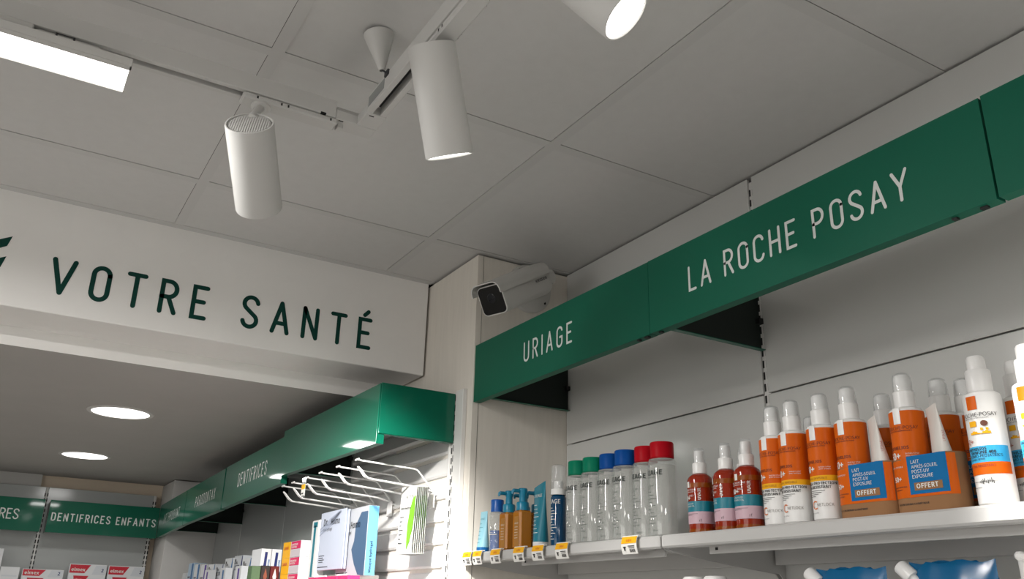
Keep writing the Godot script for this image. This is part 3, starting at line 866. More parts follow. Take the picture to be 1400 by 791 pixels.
func sun_spray(x: float, z: float, label: String, turn := 0.0, sleeve := false) -> Node3D:
	var t := shelf_item("sunscreen_spray", label, "sunscreen", x, z, "orange and white sunscreen sprays", turn)
	var r := 0.0225
	var mb := Mb.new()
	mb.lathe([Vector2(0.0001, 0.0), Vector2(r - 0.003, 0.0), Vector2(r, 0.003), Vector2(r, 0.132), Vector2(r - 0.0012, 0.1375), Vector2(r - 0.005, 0.1405), Vector2(0.0135, 0.1415), Vector2(0.0001, 0.1415)], 36)
	part(t, "bottle", mb, M.plastic_white)
	mb = Mb.new()
	mb.lathe([Vector2(0.0138, 0.1415), Vector2(0.0138, 0.1635), Vector2(0.0125, 0.1645), Vector2(0.0001, 0.1645)], 28); part(t, "collar", mb, M.plastic_white)
	mb = Mb.new()
	mb.lathe([Vector2(0.0112, 0.1645), Vector2(0.0108, 0.1725), Vector2(0.0113, 0.1735), Vector2(0.0108, 0.1845), Vector2(0.0092, 0.187), Vector2(0.0001, 0.185)], 24)
	part(t, "pump", mb, M.plastic_white)
	mb = Mb.new()
	mb.lathe([Vector2(0.0134, 0.1646), Vector2(0.0124, 0.183), Vector2(0.0112, 0.188), Vector2(0.0085, 0.190), Vector2(0.0001, 0.1905)], 28); part(t, "clear_cap", mb, M.clear_cap)
	var f := on_can(r)
	var f2 := on_can(r, 0.0009)
	mb = Mb.new(); mb.patch(f, -0.044, 0.0645, 0.044, 0.1345, 28); part(t, "orange_label", mb, M.orange)
	mb = Mb.new(); mb.patch(f, -0.044, 0.0565, 0.044, 0.0645, 28); part(t, "yellow_band", mb, M.yellow)
	mb = Mb.new(); mb.patch(f2, -0.0045, 0.1165, 0.0055, 0.138, 5); part(t, "white_tab", mb, M.plastic_white)
	mb = Mb.new()
	words(mb, "LA ROCHE-POSAY", f2, 0.001, 0.1090, 0.0046, false, true); words(mb, "LABORATOIRE DERMATOLOGIQUE", f2, 0.001, 0.106, 0.0018, true, true)
	words(mb, "ANTHELIOS", f2, -0.021, 0.0825, 0.0042, true)
	part(t, "lettering", mb, mat("maroon", "5a1f10", 0.6))
	mb = Mb.new()
	words(mb, "50+", f2, -0.022, 0.0695, 0.0098, true)
	words(mb, "INVISIBLE SPRAY", f2, 0.006, 0.0755, 0.0016, false); words(mb, "SPRAY INVISIBLE", f2, 0.006, 0.0725, 0.0016, false)
	part(t, "number", mb, M.paper)
	mb = Mb.new(); words(mb, "SHAKA INVISIBLE", f2, -0.001, 0.0588, 0.0032, false, true); part(t, "band_lettering", mb, mat("ochre", "a8690c", 0.6))
	mb = Mb.new()
	words(mb, "VERY HIGH PROTECTION", f2, -0.003, 0.0512, 0.0040, true, true); words(mb, "ULTRA RESISTANT", f2, -0.003, 0.0458, 0.0040, true, true)
	for k in 4: mb.patch(f2, -0.017, 0.0425 - k * 0.0026, 0.012 - k * 0.005, 0.0431 - k * 0.0026, 6)
	words(mb, "200 ml - 6.76 fl.oz", f2, -0.017, 0.0105, 0.0017, false)
	part(t, "small_print", mb, M.ink)
	mb = Mb.new(); words(mb, "NETLOCK", f2, -0.002, 0.0205, 0.0042, false); part(t, "seal_lettering", mb, mat("grey_print", "8d8782", 0.6))
	mb = Mb.new()
	for k in 9:
		var a := deg_to_rad(50.0 + k * 29.0); var b := deg_to_rad(79.0 + k * 29.0)
		var p := func(rr: float, ang: float) -> Vector3: return f2.call(-0.0055 + cos(ang) * rr, 0.0225 + sin(ang) * rr)
		mb.quad(p.call(0.0046, a), p.call(0.0062, a), p.call(0.0062, b), p.call(0.0046, b))
	part(t, "seal_ring", mb, mat("seal_orange", "d8763a", 0.5))
	return t

func sleeve_set(bx: float, bz: float, label: String, tlabel: String, dark := false):
	# cardboard sleeve round a spray and a tube; the spray stands in it on its own
	var rb := 0.0242
	var rt := 0.0225
	var tx := rb - rt
	var tz := 0.052
	var s := thing("cardboard_sleeve", label, "sleeve", V(bx, SH, bz), "cardboard gift sleeves")
	var pts := PackedVector2Array()
	for k in 40:
		var a := TAU * k / 40
		pts.append(Vector2(cos(a) * rb, sin(a) * rb)); pts.append(Vector2(-tx + cos(a) * rt, tz + sin(a) * rt))
	var hull := Geometry2D.convex_hull(pts)
	hull.remove_at(hull.size() - 1)
	var ring := []
	for p in hull: ring.append(Vector3(p.x, 0, p.y))
	var mb := Mb.new()
	var inr := []
	for p: Vector3 in ring: inr.append(Vector3(p.x * 0.985, 0, (p.z - tz / 2) * 0.985 + tz / 2))
	var hgt := func(p: Vector3) -> float: return 0.069 + 0.003 * clampf(p.z / tz, 0, 1)
	var rows := [[], [], [], []]
	for k in ring.size():
		rows[0].append(ring[-1 - k]); rows[1].append(ring[-1 - k] + Vector3(0, hgt.call(ring[-1 - k]), 0))
		rows[3].append(inr[-1 - k]); rows[2].append(inr[-1 - k] + Vector3(0, hgt.call(ring[-1 - k]), 0))
	mb.skin([rows[0], rows[1]], true); mb.skin([rows[1], rows[2]], true); mb.skin([rows[2], rows[3]], true)
	part(s, "sleeve", mb, M.kraft)
	var path := func(o: float) -> Callable:     # arc length from the bottle's front (z = 0) towards the tube
		return func(u: float, v: float) -> Vector3:
			if u < 0.0: return Vector3(-(rb + o) * cos(u / rb), v, (rb + o) * sin(u / rb))
			if u < tz: return Vector3(-rb - o, v, u)
			var a := (u - tz) / rt
			return Vector3(-tx - (rt + o) * cos(a), v, tz + (rt + o) * sin(a))
	var f: Callable = path.call(0.0004)
	var f2: Callable = path.call(0.0008)
	var f3: Callable = path.call(0.0012)
	var f4: Callable = path.call(0.0016)
	var w0 := 0.008 if not dark else 0.0
	mb = Mb.new()
	mb.patch(f, -0.026, 0.0185, 0.0, 0.0675, 12); mb.patch(f, 0.0, 0.0185, tz, 0.069, 1); mb.patch(f, tz, 0.0185, tz + 0.022, 0.070, 10)
	part(s, "orange_print", mb, M.orange)
	mb = Mb.new()
	mb.patch(f2, w0, 0.022, tz, 0.0715, 1); mb.patch(f2, tz, 0.022, tz + 0.011, 0.0718, 6)
	part(s, "blue_label", mb, M.blue_label)
	mb = Mb.new(); mb.patch(f3, w0 + 0.007, 0.0265, tz + 0.003, 0.0365, 3); part(s, "plaque", mb, M.kraft)
	mb = Mb.new()
	words(mb, "OFFERT", f4, w0 + 0.0105, 0.0288, 0.0062, true)
	for k in 4: words(mb, ["EXPOSURE", "POST-UV", "APRÈS-SOLEIL", "LAIT"][k], f3, w0 + 0.006, 0.0420 + k * 0.0064, 0.0046 if k != 2 else 0.0056, false)
	words(mb, "50+", f2, -0.017, 0.040, 0.0068, true); words(mb, "SHAKA INVISIBLE", f2, -0.02, 0.058, 0.002, false)
	part(s, "lettering", mb, M.paper)
	mb = Mb.new(); words(mb, "N°1 EN DERMO-COSMÉTIQUE", f, -0.014, 0.0085, 0.0036, true); words(mb, "TRÈS HAUTE PROTECTION", f2, -0.021, 0.032, 0.0019, true); words(mb, "ULTRA RÉSISTANT", f2, -0.021, 0.0285, 0.0019, true)
	part(s, "small_print", mb, M.ink)
	# tube that tapers to a flat crimp
	var t := thing("lotion_tube", tlabel, "tube", V(bx - tx, SH, bz + tz), "white lotion tubes in the gift sleeves")
	t.rotation.y = 0.9
	mb = Mb.new()
	var rr := []
	for i in 13:
		var q := i / 12.0
		var row := []
		for k in 24:
			var a := -TAU * k / 24
			var rad := 0.0195
			row.append(Vector3(lerpf(rad, 0.021, q) * cos(a), 0.018 + 0.117 * q, lerpf(rad, 0.0007, pow(q, 1.05)) * sin(a) - 0.012 * q))
		rr.append(row)
	mb.skin(rr, true)
	part(t, "tube_body", mb, mat("tube_white", "ddd9d3", 0.45))
	mb = Mb.new()
	mb.lathe([Vector2(0.0001, 0.0), Vector2(0.0185, 0.0), Vector2(0.0195, 0.002), Vector2(0.0195, 0.018), Vector2(0.0001, 0.0182)], 24); part(t, "cap", mb, M.plastic_white)
	mb = Mb.new()
	var ft := func(u: float, v: float) -> Vector3: return Vector3(-0.0215 + u * 0.0, v, -0.012 + u)
	words(mb, "LIPIKAR", func(u: float, v: float) -> Vector3: return Vector3(-0.0205, v, -0.0105 + u), 0.004, 0.085, 0.003, false, false, true)
	part(t, "lettering", mb, mat("tube_red", "b4524a", 0.6))

func red_spray(x: float, z: float, label: String, turn := 0.0):
	var t := shelf_item("red_spray_bottle", label, "spray bottle", x, z, "red oil spray bottles", turn)
	var r := 0.0225
	var mb := Mb.new()
	mb.lathe([Vector2(0.0001, 0.0), Vector2(r - 0.003, 0.0), Vector2(r, 0.003), Vector2(r, 0.088), Vector2(r - 0.002, 0.0935), Vector2(r - 0.007, 0.098), Vector2(0.0115, 0.1), Vector2(0.0001, 0.1)], 36)
	part(t, "bottle", mb, mat("red_oil", "8f260d", 0.08))
	var f := on_can(r); var f2 := on_can(r, 0.0009)
	for q: Array in [[0.075, 0.083], [0.001, 0.006]]:
		mb = Mb.new(); mb.patch(f, -0.05, q[0], 0.05, q[1], 28); part(t, "amber_band", mb, mat("amber_oil", "8c4510", 0.08))
	mb = Mb.new(); mb.patch(f, -0.044, 0.0345, 0.044, 0.052, 28); part(t, "teal_band", mb, M.teal)
	mb = Mb.new(); mb.patch(f, -0.044, 0.0145, 0.044, 0.0345, 28); part(t, "pink_band", mb, mat("pale_pink", "c9a9b4", 0.4))
	mb = Mb.new()
	mb.patch(f2, -0.009, 0.0755, -0.0025, 0.0855, 4)
	words(mb, "LA ROCHE-POSAY", f2, -0.006, 0.0695, 0.0031, false, true); words(mb, "LABORATOIRE DERMATOLOGIQUE", f2, -0.006, 0.0668, 0.0014, true, true)
	words(mb, "UV", f2, 0.0185, 0.054, 0.0052, true, false, true); words(mb, "AIR", f2, 0.0185, 0.0625, 0.0052, false, false, true)
	words(mb, "50+", f2, -0.019, 0.054, 0.0078, true); words(mb, "DAILY", f2, -0.004, 0.060, 0.0028, false); words(mb, "SPF", f2, -0.004, 0.056, 0.0018, false)
	words(mb, "ULTRA-FLUID", f2, -0.016, 0.0465, 0.0026, false); words(mb, "INVISIBLE OIL", f2, -0.016, 0.0425, 0.0026, false)
	part(t, "lettering", mb, M.paper)
	mb = Mb.new()
	for k in 2: mb.patch(f2, -0.018, 0.0305 - k * 0.002, 0.012 - k * 0.01, 0.031 - k * 0.002, 6)
	words(mb, "rf", f2, 0.014, 0.0175, 0.0045, false)
	part(t, "small_print", mb, M.ink)
	mb = Mb.new(); mb.lathe([Vector2(0.0115, 0.1), Vector2(0.0125, 0.1005), Vector2(0.0125, 0.117), Vector2(0.0115, 0.119), Vector2(0.0001, 0.119)], 28); part(t, "collar", mb, M.plastic_white)
	mb = Mb.new(); mb.lathe([Vector2(0.0085, 0.119), Vector2(0.0082, 0.126), Vector2(0.0088, 0.127), Vector2(0.0083, 0.140), Vector2(0.0001, 0.141)], 20); part(t, "pump", mb, M.plastic_white)
	mb = Mb.new(); mb.lathe([Vector2(0.0106, 0.1192), Vector2(0.0098, 0.141), Vector2(0.0085, 0.1445), Vector2(0.0001, 0.1452)], 24); part(t, "clear_cap", mb, M.clear_cap)

func kid_spray(x: float, z: float, label: String, turn := 0.0):
	var t := shelf_item("white_spray_bottle", label, "sunscreen", x, z, "white children's sunscreen sprays", turn)
	var r := 0.0225
	var mb := Mb.new()
	mb.lathe([Vector2(0.0001, 0.0), Vector2(r - 0.003, 0.0), Vector2(r, 0.003), Vector2(r, 0.134), Vector2(r - 0.0012, 0.1385), Vector2(r - 0.005, 0.141), Vector2(0.0150, 0.142), Vector2(0.0001, 0.142)], 36); part(t, "bottle", mb, M.plastic_white)
	mb = Mb.new(); mb.lathe([Vector2(0.0148, 0.142), Vector2(0.0150, 0.146), Vector2(0.0150, 0.169), Vector2(0.0142, 0.1705), Vector2(0.0001, 0.1705)], 30); part(t, "collar", mb, M.plastic_white)
	mb = Mb.new(); mb.lathe([Vector2(0.0112, 0.1705), Vector2(0.0112, 0.186), Vector2(0.0095, 0.189), Vector2(0.0001, 0.1895)], 28); part(t, "pump", mb, M.plastic_white)
	var f := on_can(r); var f2 := on_can(r, 0.0009)
	mb = Mb.new(); mb.patch(f, -0.008, 0.117, 0.005, 0.134, 5); part(t, "orange_square", mb, M.orange)
	mb = Mb.new(); mb.patch(f, -0.04, 0.037, 0.035, 0.0515, 24); part(t, "orange_band", mb, M.orange)
	mb = Mb.new(); mb.patch(f, -0.04, 0.0515, 0.035, 0.0715, 24); part(t, "blue_band", mb, mat("sky_blue", "35aee0", 0.4))
	mb = Mb.new()
	words(mb, "LA ROCHE-POSAY", f2, 0.0, 0.1080, 0.0048, false, true); words(mb, "LABORATOIRE DERMATOLOGIQUE", f2, 0.0, 0.105, 0.0019, false, true)
	words(mb, "ANTHELIOS", f2, -0.018, 0.0662, 0.0034, true); words(mb, "UVMUNE 400", f2, -0.013, 0.0618, 0.0036, true); words(mb, "DERMO-PEDIATRICS", f2, -0.018, 0.0577, 0.0034, false); words(mb, "INVISIBLE SPRAY", f2, -0.018, 0.0543, 0.0022, false)
	mb.patch(f2, -0.02, 0.0285, 0.02, 0.0289, 10)
	for k in 9: mb.patch(f2, -0.006 + k * 0.002, 0.0275 - (k % 3) * 0.001, -0.0052 + k * 0.002, 0.0295 + ((k * 5) % 4) * 0.001)
	mb.patch(f2, -0.018, 0.0215, -0.004, 0.0219, 4)
	part(t, "lettering", mb, M.ink)
	mb = Mb.new(); words(mb, "50+", f2, -0.0195, 0.0745, 0.0065, false); words(mb, "ULTRA RESISTANT", f2, -0.018, 0.046, 0.0028, true); part(t, "red_lettering", mb, mat("rust", "b0461a", 0.6))
	mb = Mb.new()
	mb.patch(f2, -0.008, 0.0955, 0.001, 0.1025, 3)
	for k in 8: mb.patch(f2, -0.008 + k * 0.003, 0.086, -0.005 + k * 0.003, 0.0885 + 0.0016 * sin(k * 1.3))
	mb.patch(f2, 0.005, 0.0905, 0.008, 0.0935); mb.patch(f2, 0.011, 0.0905, 0.014, 0.0935)
	part(t, "yellow_print", mb, M.yellow)
	mb = Mb.new()
	for k in 10: mb.tri(f2.call(0.010, 0.099), f2.call(0.010 + 0.0042 * cos(TAU * k / 10), 0.099 + 0.0036 * sin(TAU * k / 10)), f2.call(0.010 + 0.0042 * cos(TAU * (k + 1) / 10), 0.099 + 0.0036 * sin(TAU * (k + 1) / 10)))
	part(t, "brown_print", mb, mat("brown_print", "6a3a2a", 0.6))

func micellar(x: float, z: float, col: String, label: String):
	var t := shelf_item("lotion_bottle", label, "bottle", x, z, "clear lotion bottles with coloured caps")
	var r := 0.0265
	var mb := Mb.new()
	mb.lathe([Vector2(0.0001, 0.0), Vector2(r - 0.0025, 0.0), Vector2(r, 0.0025), Vector2(r, 0.1345), Vector2(r - 0.0018, 0.1388), Vector2(r - 0.0045, 0.140), Vector2(0.0001, 0.1402)], 40)
	part(t, "bottle", mb, M.micellar)
	mb = Mb.new()
	mb.lathe([Vector2(0.0001, 0.0025), Vector2(r - 0.004, 0.0025), Vector2(r - 0.0025, 0.004), Vector2(r - 0.0025, 0.128), Vector2(0.0001, 0.128)], 36)
	part(t, "lotion", mb, M.lotion)
	mb = Mb.new(); mb.lathe([Vector2(0.0205, 0.1402), Vector2(0.0205, 0.1415), Vector2(0.0222, 0.1418), Vector2(0.0222, 0.169), Vector2(0.0210, 0.1708), Vector2(0.0001, 0.171)], 36); part(t, "cap", mb, _dull(mat("cap_" + col, col, 0.4)))
	var f2 := on_can(r, 0.0006)
	mb = Mb.new()
	words(mb, "URIAGE", f2, -0.001, 0.1085, 0.0092, true, true); words(mb, "EAU THERMALE", f2, -0.001, 0.1035, 0.0022, false, true)
	part(t, "lettering", mb, mat("print_dark", "1f2626", 0.6))
	mb = Mb.new()
	words(mb, "EAU MICELLAIRE", f2, -0.018, 0.088, 0.0022, false); words(mb, "THERMALE", f2, -0.018, 0.084, 0.0022, false)
	for k in 10: mb.patch(f2, -0.018, 0.078 - k * 0.0062, -0.002 + ((k * 7) % 5) * 0.003, 0.0788 - k * 0.0062, 5)
	words(mb, "500 ml", f2, 0.0, 0.0085, 0.003, false)
	part(t, "small_print", mb, mat("print_grey", "505855", 0.6))

func build_uriage():
	clear("micellar", "d5d8d4", 0.22, 0.04)
	clear("lotion", "cdcfc9", 0.34, 0.05)
	var list := [[1.065, -1.252, "ac0d1c", "red-capped clear lotion bottle, the right-hand one at the end of the row"], [1.071, -1.306, "ac0d1c", "red-capped clear lotion bottle, the left-hand one beside the blue caps"], [1.065, -1.361, "0d4a94", "blue-capped clear lotion bottle, the right-hand one beside the red caps"], [1.068, -1.4155, "0d4a94", "blue-capped clear lotion bottle, the left-hand one beside the green caps"], [1.065, -1.470, "0d7a5c", "green-capped clear lotion bottle, the right-hand one beside the blue caps"], [1.066, -1.525, "0d7a5c", "green-capped clear lotion bottle, the left-hand one beside the foam bottle"]]
	for i in list: micellar(i[0], i[1], i[2], i[3])
	# foam bottle: dark blue body, clear hood over a white pump
	var t := shelf_item("foam_bottle", "slim dark blue foam bottle with a tall clear hood", "bottle", 1.056, -1.586)
	var r := 0.0165
	var mb := Mb.new(); mb.lathe([Vector2(0.0001, 0), Vector2(r - 0.002, 0), Vector2(r, 0.002), Vector2(r, 0.100), Vector2(r - 0.002, 0.104), Vector2(r - 0.004, 0.106), Vector2(0.0001, 0.106)], 32); part(t, "bottle", mb, mat("foam_blue", "0a3f63", 0.12))
	mb = Mb.new(); mb.lathe([Vector2(r, 0.106), Vector2(r, 0.118), Vector2(0.010, 0.120), Vector2(0.010, 0.135), Vector2(0.0001, 0.136)], 28); part(t, "pump", mb, M.plastic_white)
	mb = Mb.new(); mb.lathe([Vector2(r - 0.0004, 0.1181), Vector2(r - 0.0008, 0.162), Vector2(r - 0.002, 0.168), Vector2(r - 0.005, 0.170), Vector2(0.0001, 0.1702)], 28); part(t, "clear_hood", mb, M.clear_cap)
	mb = Mb.new()
	var f := on_can(r)
	words(mb, "URIAGE", f, 0.0, 0.087, 0.0085, false, true)
	for k in 12: mb.patch(f, -0.014, 0.077 - k * 0.0058, 0.002 + ((k * 7) % 5) * 0.0026, 0.0781 - k * 0.0058, 5)
	part(t, "lettering", mb, M.paper)
	# teal tube standing on a white cap
	t = shelf_item("cream_tube", "teal squeeze tube standing on its white cap, behind the shelf edge tags", "tube", 1.058, -1.658)
	mb = Mb.new()
	var rows := []
	for i in 11:
		var q := i / 10.0
		var row := []
		for k in 28:
			var a := -TAU * k / 28
			row.append(Vector3(lerpf(0.0165, 0.0012, pow(q, 1.2)) * cos(a) - 0.004 * q, 0.012 + 0.124 * q + 0.006 * q * sin(a), lerpf(0.0185, 0.0235, q) * sin(a)))
		rows.append(row)
	mb.skin(rows, true); mb.fan(rows[-1])
	part(t, "tube_body", mb, mat("tube_teal", "087488", 0.4))
	mb = Mb.new(); mb.lathe([Vector2(0.0001, 0), Vector2(0.0165, 0), Vector2(0.0175, 0.0015), Vector2(0.0178, 0.012), Vector2(0.0001, 0.0122)], 28); part(t, "cap", mb, M.plastic_white)
	var ft := func(u: float, v: float) -> Vector3:
		var q := clampf((v - 0.012) / 0.124, 0, 1)
		var wz := lerpf(0.0185, 0.0235, q)
		return Vector3(-lerpf(0.0165, 0.0012, pow(q, 1.2)) * sqrt(maxf(0.05, 1.0 - pow(u / wz, 2))) - 0.004 * q - 0.0009, v, u)
	mb = Mb.new(); words(mb, "URIAGE", ft, 0.0, 0.108, 0.0065, false, true)
	for k in 8: mb.patch(ft, -0.014, 0.090 - k * 0.0085, 0.0 + ((k * 5) % 4) * 0.003, 0.0912 - k * 0.0085, 3)
	part(t, "lettering", mb, M.paper)
	# amber pump bottles with teal pumps
	clear("amber", "c07a1c", 0.86, 0.06)
	var pl := [[1.058, -1.737, "amber cleansing oil bottle with a teal pump, the right-hand front one"], [1.0575, -1.798, "amber cleansing oil bottle with a teal pump, the left-hand front one"], [1.108, -1.752, "amber oil pump bottle half hidden behind the teal tube"], [1.108, -1.812, "amber oil pump bottle hidden behind the left-hand amber pump"]]
	for p in pl:
		t = shelf_item("pump_bottle", p[2], "pump bottle", p[0], p[1], "amber pump bottles")
		mb = Mb.new(); mb.box(Vector3(-0.0175, 0, -0.0175), Vector3(0.0175, 0.086, 0.0175), 0.005); part(t, "bottle", mb, M.amber)
		mb = Mb.new(); mb.box(Vector3(-0.0178, 0.006, -0.006), Vector3(-0.0172, 0.072, 0.0135)); part(t, "label", mb, mat("amber_label", "a8701e", 0.5))
		mb = Mb.new(); words(mb, "URIAGE", on_x(-0.018), 0.004, 0.055, 0.0034, false, true)
		for k in 5: mb.patch(on_x(-0.018), -0.004, 0.048 - k * 0.006, 0.010, 0.0488 - k * 0.006)
		part(t, "lettering", mb, M.paper)
		mb = Mb.new()
		mb.lathe([Vector2(0.0145, 0.086), Vector2(0.0148, 0.102), Vector2(0.0135, 0.1045), Vector2(0.0085, 0.106), Vector2(0.0080, 0.122), Vector2(0.0105, 0.127), Vector2(0.0108, 0.134), Vector2(0.0095, 0.136), Vector2(0.0001, 0.1362)], 28)
		mb.box(Vector3(-0.028, 0.1255, -0.0045), Vector3(0.0, 0.1335, 0.0045), 0.002)
		mb.box(Vector3(-0.030, 0.1215, -0.0035), Vector3(-0.0255, 0.131, 0.0035), 0.0015)
		part(t, "pump", mb, mat("pump_teal", "0c7fa0", 0.3))
	# small blue-capped bottle and pale tube
	t = shelf_item("eye_remover_bottle", "small two-layer blue bottle with a royal blue cap", "bottle", 1.0555, -1.850)
	r = 0.0172
	mb = Mb.new(); mb.lathe([Vector2(0.0001, 0), Vector2(r - 0.002, 0), Vector2(r, 0.002), Vector2(r, 0.088), Vector2(r - 0.002, 0.091), Vector2(0.0001, 0.0912)], 30); part(t, "bottle", mb, M.micellar)
	mb = Mb.new(); mb.lathe([Vector2(0.0001, 0.002), Vector2(r - 0.0015, 0.002), Vector2(r - 0.0015, 0.048), Vector2(0.0001, 0.048)], 28); part(t, "blue_liquid", mb, mat("blue_liquid", "0b55a8", 0.15))
	mb = Mb.new(); mb.lathe([Vector2(0.0155, 0.0912), Vector2(0.0158, 0.118), Vector2(0.0148, 0.120), Vector2(0.0001, 0.1202)], 28); part(t, "cap", mb, mat("cap_royal", "0b58ac", 0.3))
	f = on_can(r, 0.0004)
	mb = Mb.new(); mb.patch(f, -0.018, 0.038, 0.018, 0.0395, 8); words(mb, "DÉMAQUILLANT", f, 0.0, 0.042, 0.0022, true, true); words(mb, "URIAGE", f, 0.0, 0.078, 0.004, false, true); part(t, "lettering", mb, M.paper)
	t = shelf_item("cream_tube", "small pale aqua tube standing on a blue cap, nearest the pillar", "tube", 1.056, -1.915)
	mb = Mb.new()
	rows = []
	for i in 9:
		var q := i / 8.0
		var row := []
		for k in 24:
			var a := -TAU * k / 24
			row.append(Vector3(lerpf(0.015, 0.001, q) * cos(a), 0.013 + 0.085 * q, lerpf(0.0162, 0.0172, q) * sin(a)))
		rows.append(row)
	mb.skin(rows, true); mb.fan(rows[-1])
	part(t, "tube_body", mb, mat("tube_aqua", "8fc3d2", 0.4))
	mb = Mb.new(); mb.lathe([Vector2(0.0001, 0), Vector2(0.0152, 0), Vector2(0.0160, 0.0015), Vector2(0.0160, 0.013), Vector2(0.0001, 0.0132)], 26); part(t, "cap", mb, mat("cap_deep", "0c5f9c", 0.3))
	var fa := func(u: float, v: float) -> Vector3:
		var q := clampf((v - 0.013) / 0.085, 0, 1)
		return Vector3(-lerpf(0.015, 0.001, q) * sqrt(maxf(0.05, 1.0 - pow(u / 0.0172, 2))) - 0.0008, v, u)
	mb = Mb.new(); words(mb, "URIAGE", fa, 0.0, 0.078, 0.004, false, true)
	for k in 6: mb.patch(fa, -0.010, 0.068 - k * 0.009, 0.002 + ((k * 5) % 3) * 0.003, 0.0689 - k * 0.009, 2)
	part(t, "lettering", mb, mat("print_teal", "3f7f90", 0.6))

func build_sun():
	var fr := [[1.060, -0.933, "orange and white sunscreen spray, second of the three standing free of cardboard"], [1.066, -0.979, "orange and white sunscreen spray next to the red bottles, first of the orange row"], [1.060, -0.877, "orange and white sunscreen spray just left of the smaller cardboard gift set"], [1.060, -0.825, "orange sunscreen spray standing in the left-hand cardboard sleeve"], [1.060, -0.732, "orange sunscreen spray standing in the right-hand cardboard sleeve, largest of the orange ones"]]
	for p in fr: sun_spray(p[0], p[1], p[2])
	sleeve_set(1.060, -0.825, "kraft cardboard sleeve marked OFFERT, the left-hand one in front", "white lotion tube pointing up out of the left-hand OFFERT sleeve")
	sleeve_set(1.060, -0.732, "kraft cardboard sleeve marked OFFERT, the right-hand one in front", "white lotion tube pointing up out of the right-hand OFFERT sleeve")
	var bk := [[1.135, -0.822, "orange sunscreen spray in the second row, seen between the two front gift sets"], [1.122, -0.7205, "orange sunscreen spray in the second row, behind the right-hand lotion tube"], [1.140, -0.943, "orange sunscreen spray in the second row, its cap peeping left of the third orange spray"], [1.175, -0.9935, "orange sunscreen spray deep behind the first orange sprays"], [1.19, -0.862, "orange sunscreen spray deep behind the left-hand cardboard sleeve"]]
	for p in bk: sun_spray(p[0], p[1], p[2])
	sun_spray(1.150, -0.700, "orange sunscreen spray in a sleeve half hidden behind the white spray bottle")
	sleeve_set(1.150, -0.700, "kraft cardboard sleeve half hidden behind the white spray bottle", "white lotion tube half hidden behind the white spray bottle", true)
	kid_spray(1.060, -0.623, "white children's sunscreen spray with orange square and blue band, whole in view")
	kid_spray(1.060, -0.558, "white children's sunscreen spray cut by the right edge of the picture")
	kid_spray(1.118, -0.607, "white children's sunscreen spray in the second row, between the two front white ones")
	red_spray(1.060, -1.147, "red oil spray bottle with teal band, leftmost of three")
	red_spray(1.060, -1.083, "red oil spray bottle with teal band, middle one of three", -0.35)
	red_spray(1.060, -1.035, "red oil spray bottle with teal band, rightmost of three, beside the orange sprays", 0.12)
	red_spray(1.125, -1.105, "red oil spray bottle in the second row, hidden behind the middle one")

